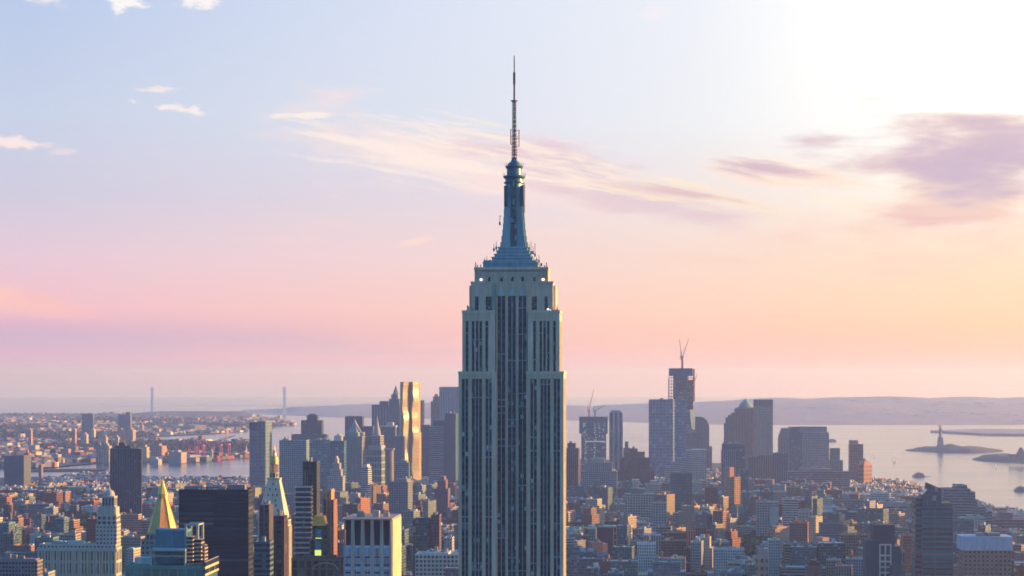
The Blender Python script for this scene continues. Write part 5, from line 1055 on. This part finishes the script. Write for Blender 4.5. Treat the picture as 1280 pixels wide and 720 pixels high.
def lots():
    rnd = random.Random(21); L = []; ca, sa = math.cos(R(GRID)), math.sin(R(GRID)); HB = hero_boxes()
    v = 2250.0
    while v < 6300:
        blockd = 62 if v < 4600 else rnd.uniform(50, 80)
        u = -1500+rnd.uniform(0, 40)
        while u < 1250:
            bw = 245 if v < 4200 else rnd.uniform(90, 170)
            for row in (0, 1):
                a = u; 
                while a < u+bw-8:
                    w = min(rnd.choice([9, 13, 16, 20, 24, 30, 38, 50]) if v < 4600 else rnd.choice([16, 22, 30, 40, 55]), u+bw-a)
                    if w < 7: break
                    dp = blockd/2-rnd.uniform(0, 5)
                    cu, cv = a+w/2, v+row*blockd/2+(dp/2 if row == 0 else blockd/2-dp/2)
                    x, y = cu*ca+cv*sa, -cu*sa+cv*ca
                    a += w+(0 if rnd.random() < .8 else rnd.uniform(1, 5))
                    if abs(x/y) > .2246+60/y: continue
                    if not inside(x, y, MAN) or in_park(x, y): continue
                    if any(abs(x-hx) < hw+w/2 and abs(y-hy) < hd+dp/2 for hx, hy, hw, hd in HB): continue
                    px = 640+x/y*F
                    r = rnd.random()
                    if v < 3000: h = rnd.lognormvariate(math.log(26), .42) if r < .86 else rnd.uniform(45, 75)
                    elif v < 4600: h = rnd.lognormvariate(math.log(18), .35) if r < .9 else rnd.uniform(35, 65)
                    else: h = rnd.lognormvariate(math.log(30), .45) if r < .8 else rnd.uniform(50, 110)
                    if px < 330 and v > 3300: h = rnd.uniform(12, 24) if r < .8 else rnd.uniform(38, 52)
                    cap = CAMZ-gz(x, y)-3-(interp(SKYL, px)-EY+abs(rnd.gauss(0, 9)))*y/F
                    near = 690 if y < 2650 else (655 if y < 3300 else 620)
                    cap2 = CAMZ-(near-EY-rnd.uniform(0, 22))*y/F
                    h = max(9, min(h, cap, cap2))
                    k = rnd.choices(range(len(PAL)), [5, 3, 6, 5, 6, 4, 4, 2, 2, 4])[0]
                    if h > 45 and rnd.random() < .3: k = 7
                    L.append(dict(x=x, y=y, w=w-.3, dp=dp, h=h, pal=k, rf=rnd.choices(range(5), [5, 6, 5, 3, 2])[0], yaw=GRID+(0 if v < 3000 or math.sin(u*.0031+v*.0023) < .15 else 27)+(rnd.choice([0, 0, 0, 6]) if v < 4200 else 9*math.sin(u*.004)), seed=rnd.random(), st=rnd.choices(['punch', 'dense', 'ribbon', 'strip'], [6, 3, 1, 1])[0] if k != 7 else 'glass'))
            u += bw+28
        v += blockd+17
    return L
def view_pixels(L):
    import numpy as np
    W, H = 1280, 720; buf = np.zeros((H, W), np.int32)-1
    items = []
    for i, b in enumerate(L):
        px = 640+b['x']/b['y']*F; hw = b['w']/2/b['y']*F; g = gz(b['x'], b['y'])+3; yn = b['y']-b['dp']/2
        items.append((yn, px-hw, px+hw, EY+(CAMZ-g-b['h'])*F/(b['y']+b['dp']/2), EY+(CAMZ-g)*F/yn, i))
    for (a, c, t, bt, d, nm) in OCC: items.append((d, a, c, t, bt if bt > 700 else bt, -5))
    items.sort()
    cnt = {}; cen = {}
    for (d, a, c, t, bt, i) in items:
        x0, x1, y0, y1 = [int(round(q)) for q in (max(0, a), min(W, c), max(0, t), min(H, bt))]
        if x1 <= x0 or y1 <= y0: continue
        s = buf[y0:y1, x0:x1]; m = s == -1
        n = int(m.sum())
        if n: s[m] = i if i >= 0 else -5
        if i >= 0 and n:
            cnt[i] = n; yy, xx = np.nonzero(m); cen[i] = (x0+xx.mean(), y0+yy.mean())
    return cnt, cen
def block_geo(b, wall, roof, unit, tank, ox, oy, oz, simple=False):
    """adds one ordinary building to the given mesh builders (they may be the same one)"""
    rnd = random.Random(b['seed']); w, dp, h = b['w'], b['dp'], b['h']; c = PAL[b['pal']][0]; k = rnd.uniform(.6, 1.1); c = tuple(v*k for v in c); rc = ROOFS[b['rf']][0]
    ca, sa = math.cos(-R(b['yaw'])), math.sin(-R(b['yaw']))
    class Loc:
        def __init__(s, mb): s.mb = mb
        def bx(s, x0, x1, y0, y1, z0, z1, mat, cc, pu=2.7, pv=3.3, top=None):
            P = [(x0, y0), (x1, y0), (x1, y1), (x0, y1)]
            if oz is not None: P = [(ox+x*ca-y*sa, oy+x*sa+y*ca) for x, y in P]
            z = oz or 0; s.mb.poly(P, z+z0, z+z1, mat, cc, pu, pv, top or (mat if mat == 'plain' else 'roof', None))
    A, B_, C_, D_ = Loc(wall), Loc(roof), Loc(unit), Loc(tank)
    x0, x1, y0, y1 = -w/2, w/2, -dp/2, dp/2
    if h > 40 and rnd.random() < .5 and w > 16:
        hs = h*rnd.uniform(.72, .88); A.bx(x0, x1, y0, y1, 0, hs, b['st'], c, top=('roof', rc)); q = w*.14; x0 += q; x1 -= q; y0 += 2; y1 -= 4; A.bx(x0, x1, y0, y1, hs, h, b['st'], c, top=('roof', rc))
    else: A.bx(x0, x1, y0, y1, 0, h, b['st'], c, top=('roof', rc))
    if not simple or b['y'] < 4200:
        e = .45; hh = h+rnd.uniform(.8, 1.5); tc = tuple(min(.7, v*rnd.uniform(.9, 1.35)) for v in c)
        B_.bx(x0-.1, x1+.1, y0-.2, y0+e, h-.6, hh, 'plain', tc); B_.bx(x0-.1, x1+.1, y1-e, y1+.1, h-.6, hh, 'plain', tc); B_.bx(x0-.12, x0+e, y0+e, y1-e, h-.6, hh, 'plain', tc); B_.bx(x1-e, x1+.12, y0+e, y1-e, h-.6, hh, 'plain', tc)
    ac = []
    for i in range(rnd.choice([1, 1, 2, 3]) if w > 11 else 1):
        a = rnd.uniform(x0+1, max(x0+1.1, x1-5)); bb = rnd.uniform(y0+1, max(y0+1.1, y1-6)); uw = min(rnd.uniform(2.5, 6), x1-a-.6); ud = min(rnd.uniform(3, 6), y1-bb-.6); uh = rnd.uniform(2.2, 4.5)
        if uw > 1 and ud > 1: C_.bx(a, a+uw, bb, bb+ud, h-.02*i-.02, h+uh, 'plain', rnd.choice([c, tc if not simple or b['y'] < 4200 else c, (.42, .42, .42), (.55, .53, .5), (.3, .15, .1)]))
    if y1-y0 > 7 and x1-x0 > 6:
        for i in range(rnd.randint(1, 6)):
            a = rnd.uniform(x0+.8, x1-2.4); bb = rnd.uniform(y0+.8, y1-2.6); q = rnd.uniform(.8, 1.8); ac.append((a, a+q, bb, bb+rnd.uniform(.8, 2.4), h-.03, h+rnd.uniform(.6, 1.9), rnd.choice([(.6, .6, .58), (.5, .5, .5), (.65, .62, .55), (.2, .2, .2), (.35, .18, .12)])))
        for q in ac: C_.bx(*q[:6], 'plain', q[6])
    if b.get('tank'):
        tx, ty = rnd.uniform(x0+3, x1-3), rnd.uniform(y0+4, y1-4); z = h+rnd.uniform(2.5, 5)
        if oz is not None: px, py, pz = ox+tx*ca-ty*sa, oy+tx*sa+ty*ca, oz
        else: px, py, pz = tx, ty, 0
        for sx in (-1.3, 1.3):
            for sy in (-1.3, 1.3): tank.box(px+sx-.15, px+sx+.15, py+sy-.15, py+sy+.15, pz+h, pz+z, 'plain', (.12, .1, .1))
        tank.ngon(px, py, 2.1, pz+z, pz+z+4, 10, 'plain', (.20, .13, .09)); tank.ngon(px, py, 2.3, pz+z+4, pz+z+5.8, 10, 'plain', (.16, .13, .12), r2=.05)
def city():
    L = lots(); rnd = random.Random(77)
    for b in L:
        if abs(b['yaw']-GRID) > 15: b['w'] *= .84; b['dp'] *= .84
    for b in L: b['tank'] = b['w'] > 12 and b['h'] > 16 and b['y'] < 4000 and rnd.random() < .3
    cnt, cen = view_pixels(L)
    order = sorted(cnt, key=lambda i: -cnt[i])[:N_BLOCKS]
    solo = set(order)
    # wording: what it looks like + where it stands among named neighbours
    lm = [(x, y, n) for x, y, d, n in LAND if n != 'x']
    used = {}; info = {}
    for i in sorted(order, key=lambda i: (cen[i][0], cen[i][1])):
        b = L[i]; size = 'tall' if b['h'] > 42 else ('mid-rise' if b['h'] > 24 else 'low'); wd = 'narrow ' if b['w'] < 14 else ('broad ' if b['w'] > 34 else '')
        feat = ' with water tank' if b['tank'] else (' with '+ROOFS[b['rf']][1] if b['rf'] in (2, 4, 1) else '')
        cx, cy = cen[i]
        nb = min(lm, key=lambda q: abs(q[0]-cx)+.12*abs(max(q[1], 600)-cy)+(1e3 if q[2] in used and used[q[2]] > 40 else 0))
        used[nb[2]] = used.get(nb[2], 0)+1
        info[i] = (size, wd, PAL[b['pal']][1], feat, nb)
    groups = {}
    for i, (size, wd, mat, feat, nb) in info.items():
        groups.setdefault((wd+size, mat, feat, nb[2]), []).append(i)
    ORD = ['nearest', 'second', 'third', 'fourth', 'fifth', 'sixth', 'seventh', 'eighth', 'ninth', 'tenth']
    labels = {}
    for (sz, mat, feat, nb), ids in groups.items():
        ids.sort(key=lambda i: L[i]['y'])
        for k, i in enumerate(ids):
            q = info[i][4]; dx = cen[i][0]-q[0]
            rel = 'below' if abs(dx) < 9 else ('below right of' if dx > 0 else 'below left of')
            kind = 'block'
            pre = '' if len(ids) == 1 else (ORD[min(k, 9)]+' ')
            labels[i] = f"{pre}{sz} {mat} {kind}{feat} {rel} {nb}"
    seen = {}
    for i in sorted(labels, key=lambda i: L[i]['y']):
        l = labels[i]
        if len(l.split()) > 16: l = l.replace('below right of', 'right of').replace('below left of', 'left of')
        if len(l.split()) > 16: l = l.replace(info[i][3], '')
        seen[l] = seen.get(l, 0)+1
        if seen[l] > 1: l = l+' behind' if seen[l] == 2 else l+' further back'
        labels[i] = l
    mass = MB()
    for i, b in enumerate(L):
        g = gz(b['x'], b['y'])+3
        if i in solo:
            o = empty('city_building', (b['x'], b['y'], g), -R(b['yaw'])); tag(o, labels[i], 'building', 'ordinary rooftops and blocks filling the city')
            w_, r_, u_, t_ = MB(), MB(), MB(), MB()
            block_geo(b, w_, r_, u_, t_, 0, 0, None)
            w_.build('wall', o); r_.build('parapet', o)
            if u_.v: u_.build_each('roof_hut', o)
            if t_.v: t_.build('water_tank', o)
        elif cnt.get(i, 0) > 0 or (rnd.random() < .5):
            block_geo(b, mass, mass, mass, mass, b['x'], b['y'], g, True)
    m = mass.build('distant_city_blocks'); m['kind'] = 'stuff'; tag(m, 'countless small low-rise city buildings receding between the larger blocks', 'city')
    print('LOTS', len(L), 'visible', len(cnt), 'smallest solo', cnt[order[-1]])
N_BLOCKS = 225
city()

# ------------------------------------------------------------------ far shore: thousands of small buildings, piers and trees
def far_shore():
    rnd = random.Random(31); m = MB(); fol = MB(); n = 0
    def leafclump(mb, x, y, z, r, c):
        for _ in range(5):
            dx, dy, dz = rnd.gauss(0, r*.5), rnd.gauss(0, r*.5), abs(rnd.gauss(r*.35, r*.3)); s = r*rnd.uniform(.35, .7); k = rnd.uniform(.6, 1.5); cc = tuple(v*k for v in c)
            p = [Vector((x+dx, y+dy, z+dz)) + Vector((rnd.gauss(0, 1), rnd.gauss(0, 1), rnd.gauss(0, .8))).normalized()*s for _ in range(4)]
            for t in ((0, 1, 2), (0, 2, 3), (0, 3, 1), (1, 3, 2)): mb.face([p[t[0]], p[t[1]], p[t[2]]], 'leaf', cc)
    tries = 0
    while n < 11000 and tries < 60000:
        tries += 1
        d = 5900+(17000-5900)*rnd.random()**1.25; px = rnd.uniform(-40, 372); x = (px-640)/F*d
        if not inside(x, d, BRK): continue
        g = gz(x, d)+3; n += 1; q = .5+.5*math.sin(x*.004+d*.0019)+.4*math.sin(x*.0013-d*.003)
        if q < .38:
            leafclump(fol, x, d, g, rnd.uniform(10, 22), (.016, .036, .026)); continue
        k = rnd.random(); w = rnd.uniform(12, 34) if k < .86 else rnd.uniform(40, 110); dp = rnd.uniform(14, 40); h = rnd.lognormvariate(math.log(10), .35) if k < .93 else rnd.uniform(20, 42)
        if w > 40: h = min(h, 13)
        kk = rnd.uniform(.85, 1.2)*(.45 if rnd.random() < .62 and w < 40 else 1); c = tuple(v*kk for v in rnd.choice(PAL)[0]); rc = rnd.choice(ROOFS)[0]; a = rnd.choice([.25, .4, .9])
        ca, sa = math.cos(-a), math.sin(-a)
        P = [(x+u*ca-v*sa, d+u*sa+v*ca) for u, v in ((-w/2, -dp/2), (w/2, -dp/2), (w/2, dp/2), (-w/2, dp/2))]
        m.poly(P, g-1, g+h, 'plain', c, top=('roof', tuple(v*(.5 if kk < .6 else 1) for v in rc)))
    o = m.build('distant_far_shore_buildings'); o['kind'] = 'stuff'; tag(o, 'hazy sea of tiny low buildings across the river on the left', 'city')
    o = fol.build('foliage'); o['kind'] = 'stuff'; tag(o, 'dark green tree cover scattered across the far shore', 'trees')
    # individual larger, sun-catching blocks on the far shore
    lab = {}
    for (a, b, t, bt, d0, c, l) in (
        (30, 39, 566, 584, 5500, (.46, .24, .18), 'slim end of the grey slab with pink sunlight put into its colour'),  # stands in for the slab's sunlit end, pink light in its colour
        (35, 41, 537.5, 545, 8300, (.50, .30, .22), 'salmon block in the middle of the far shore, left third'),
        (90, 96, 537, 547, 8300, (.5, .28, .2), 'upright salmon block below the left square dark tower'),
        (102, 111, 542.5, 547, 8600, CREAM, 'small yellow-cream block below the left square dark tower'),
        (113, 120, 537, 540, 9500, (.55, .5, .4), 'thin pale shed right under the left square dark tower'),
        (126, 134, 540, 545, 9000, CREAM, 'low cream shed between the two square dark towers'),
        (128, 135, 546, 551, 8000, (.5, .4, .3), 'small bright shed above the isolated dark slab'),
        (146, 157, 537, 545, 9000, (.5, .27, .2), 'wide salmon block under the right square dark tower'),
        (158, 170, 537, 545, 9000, (.5, .34, .22), 'orange-cream block right of the wide salmon one'),
        (143, 150, 546, 551, 8200, (.52, .42, .32), 'small cream block behind the isolated dark slab'),
        (120, 129, 556, 566, 7000, (.30, .27, .25), 'grey block with window rows left of the isolated dark slab'),
        (129, 140, 557, 565, 7000, (.56, .42, .24), 'golden block touching the isolated dark slab on its left'),
        (176, 187, 558.5, 569, 7100, (.58, .44, .22), 'golden warehouse touching the isolated dark slab on its right'),
        (188, 209, 557, 569, 7200, (.46, .26, .22), 'long salmon warehouse right of the golden one'),
        (210, 234, 565, 570.5, 7000, (.48, .36, .32), 'low pale quay shed left of the red gantry cranes'),
        (187, 203, 573.5, 576.5, 6800, (.45, .45, .45), 'flat grey pier shed in front of the salmon warehouse'),
        (174, 180, 531, 538, 11000, (.45, .28, .24), 'faint salmon block left of the long yellow warehouse'),
        (270, 282, 539.5, 542.5, 11000, (.5, .42, .38), 'pale shed by the bay right of the long yellow warehouse'),
        (228, 232, 539, 543, 10800, WHITE, 'tiny white tank house below the long yellow warehouse'),
        (300, 312, 565, 570, 7500, (.5, .42, .34), 'pale shed on the quay left of the pale blue glass tower'),
        (48, 54, 582, 590, 5700, (.45, .26, .22), 'small salmon block on the near side of the narrow inlet'),
        (346, 352, 519.5, 523, 15500, CREAM, 'tiny cream block at the foot of the right bridge tower'),
        (417, 431, 544.5, 549, 7600, (.56, .5, .42), 'cream harbour building between dark blue tower and dark pointed-tower backdrop')):
        x = ((a+b)/2-640)/F*d0; g = gz(x, d0)+2; o = empty('far_building', (x, d0, g), -R(28)); tag(o, l, 'building')
        w = (b-a)/F*d0*.8; h = max(5, CAMZ-(t-EY)/F*d0-g); m = MB(); m.box(-w/2, w/2, -w*.3, w*.3, -1, h, 'punch', c, 8, 5); m.build('wall', o)
        m = MB(); m.box(-w*.2, w*.15, -w*.15, w*.2, h, h+min(6, h*.25), 'plain', tuple(v*.8 for v in c)); m.build_each('roof_hut', o)
far_shore()

# ------------------------------------------------------------------ island and hill detail
def far_specks():
    rnd = random.Random(12); m = MB(); dg = bpy.context.evaluated_depsgraph_get()
    hill = [bpy.data.objects[n] for n in ('island_hills',)]
    for _ in range(420):
        px = rnd.uniform(850, 1300); d = rnd.uniform(13600, 19500); x = (px-640)/F*d
        hit, loc, nrm, _f = hill[0].ray_cast(Vector((x, d, 900)), Vector((0, 0, -1)))
        if not hit or math.sin(x*.003+d*.0021) < -.1: continue
        w = rnd.uniform(14, 60); h = rnd.uniform(1.5, 4); c = rnd.choice([(.6, .5, .45), (.45, .34, .3), (.7, .6, .55)])
        m.box(loc.x-w/2, loc.x+w/2, loc.y-10, loc.y+10, loc.z-4, loc.z+h, 'plain', c)
    o = m.build('distant_hill_houses'); o['kind'] = 'stuff'; tag(o, 'scattered tiny houses on the hazy hills across the bay', 'houses')
far_specks()

# ------------------------------------------------------------------ trees in the squares
def trees():
    rnd = random.Random(9)
    def proto(k):
        o = empty('park_tree', (0, 0, 0)); t = MB(); H_ = 12+2*k
        t.tube((0, 0, -.5), (.2, .1, H_*.42), .45, 'plain', (.09, .07, .055), 7, r2=.28)
        for i in range(5): a = i*1.26+k; t.tube((.15, .1, H_*(.3+.04*i)), (2.6*math.cos(a), 2.6*math.sin(a), H_*.62), .18, 'plain', (.09, .07, .055), 5, r2=.06)
        tr = t.build('trunk', o); c = MB()
        for _ in range(420):
            v = Vector((rnd.gauss(0, 1), rnd.gauss(0, 1), rnd.gauss(0, 1))).normalized()*rnd.uniform(.55, 1)**.5
            lump = 1+.28*math.sin(v.x*4+k)*math.cos(v.y*5)+.15*math.sin(v.z*7)
            p = Vector((v.x*4.6*lump, v.y*4.6*lump, H_*.66+v.z*H_*.33*lump)); s = rnd.uniform(.45, 1.0); q = rnd.uniform(.6, 1.7); cc = (.035*q, .085*q, .03*q)
            a = Vector((rnd.gauss(0, 1), rnd.gauss(0, 1), rnd.gauss(0, 1))).normalized(); b_ = a.orthogonal().normalized()
            if _ % 2: b_ = (b_+a.cross(b_)*rnd.uniform(-1, 1)).normalized()
            w = a.cross(b_); c.face([p-b_*s, p-w*s*.8, p+b_*s, p+w*s*.8], 'leaf', cc)
        cr = c.build('crown', o); KIDS[o.name] = [tr, cr]; return o
    pr = [proto(k) for k in range(3)]; first = [True]*3; n = 0
    spots = {0: ('park beside white lantern tower', 60), 1: ('park behind white lantern tower', 22), 2: ('park beside tall beige slab', 58), 3: ('square right of small pale facade', 40), 5: ('square along the river at far left', 30), 6: ('street corner by tall orange-lit building', 10)}
    placed = []
    for idx, (w_, num) in spots.items():
        a, b, _, w, h = PARKS[idx]; got = 0
        for t in range(num*6):
            if got >= num: break
            px = rnd.uniform(a-w, a+w); py = rnd.uniform(b-h, b+h)
            if ((px-a)/w)**2+((py-b)/h)**2 > .92: continue
            x, y = gpt(px, py+3, 10)
            if not inside(x, y, MAN) or any((x-p)**2+(y-q)**2 < 30 for p, q in placed): continue
            placed.append((x, y)); k = rnd.randrange(3); got += 1
            o = pr[k] if first[k] else copy_tree(pr[k]); first[k] = False
            s = rnd.uniform(.9, 1.45); o.location = (x, y, gz(x, y)+3); o.scale = (s*1.15, s*1.15, s); o.rotation_euler = (0, 0, rnd.uniform(0, 6.28))
            tag(o, 'leafy green tree massed in the '+w_, 'tree', 'trees in the '+w_)
trees()
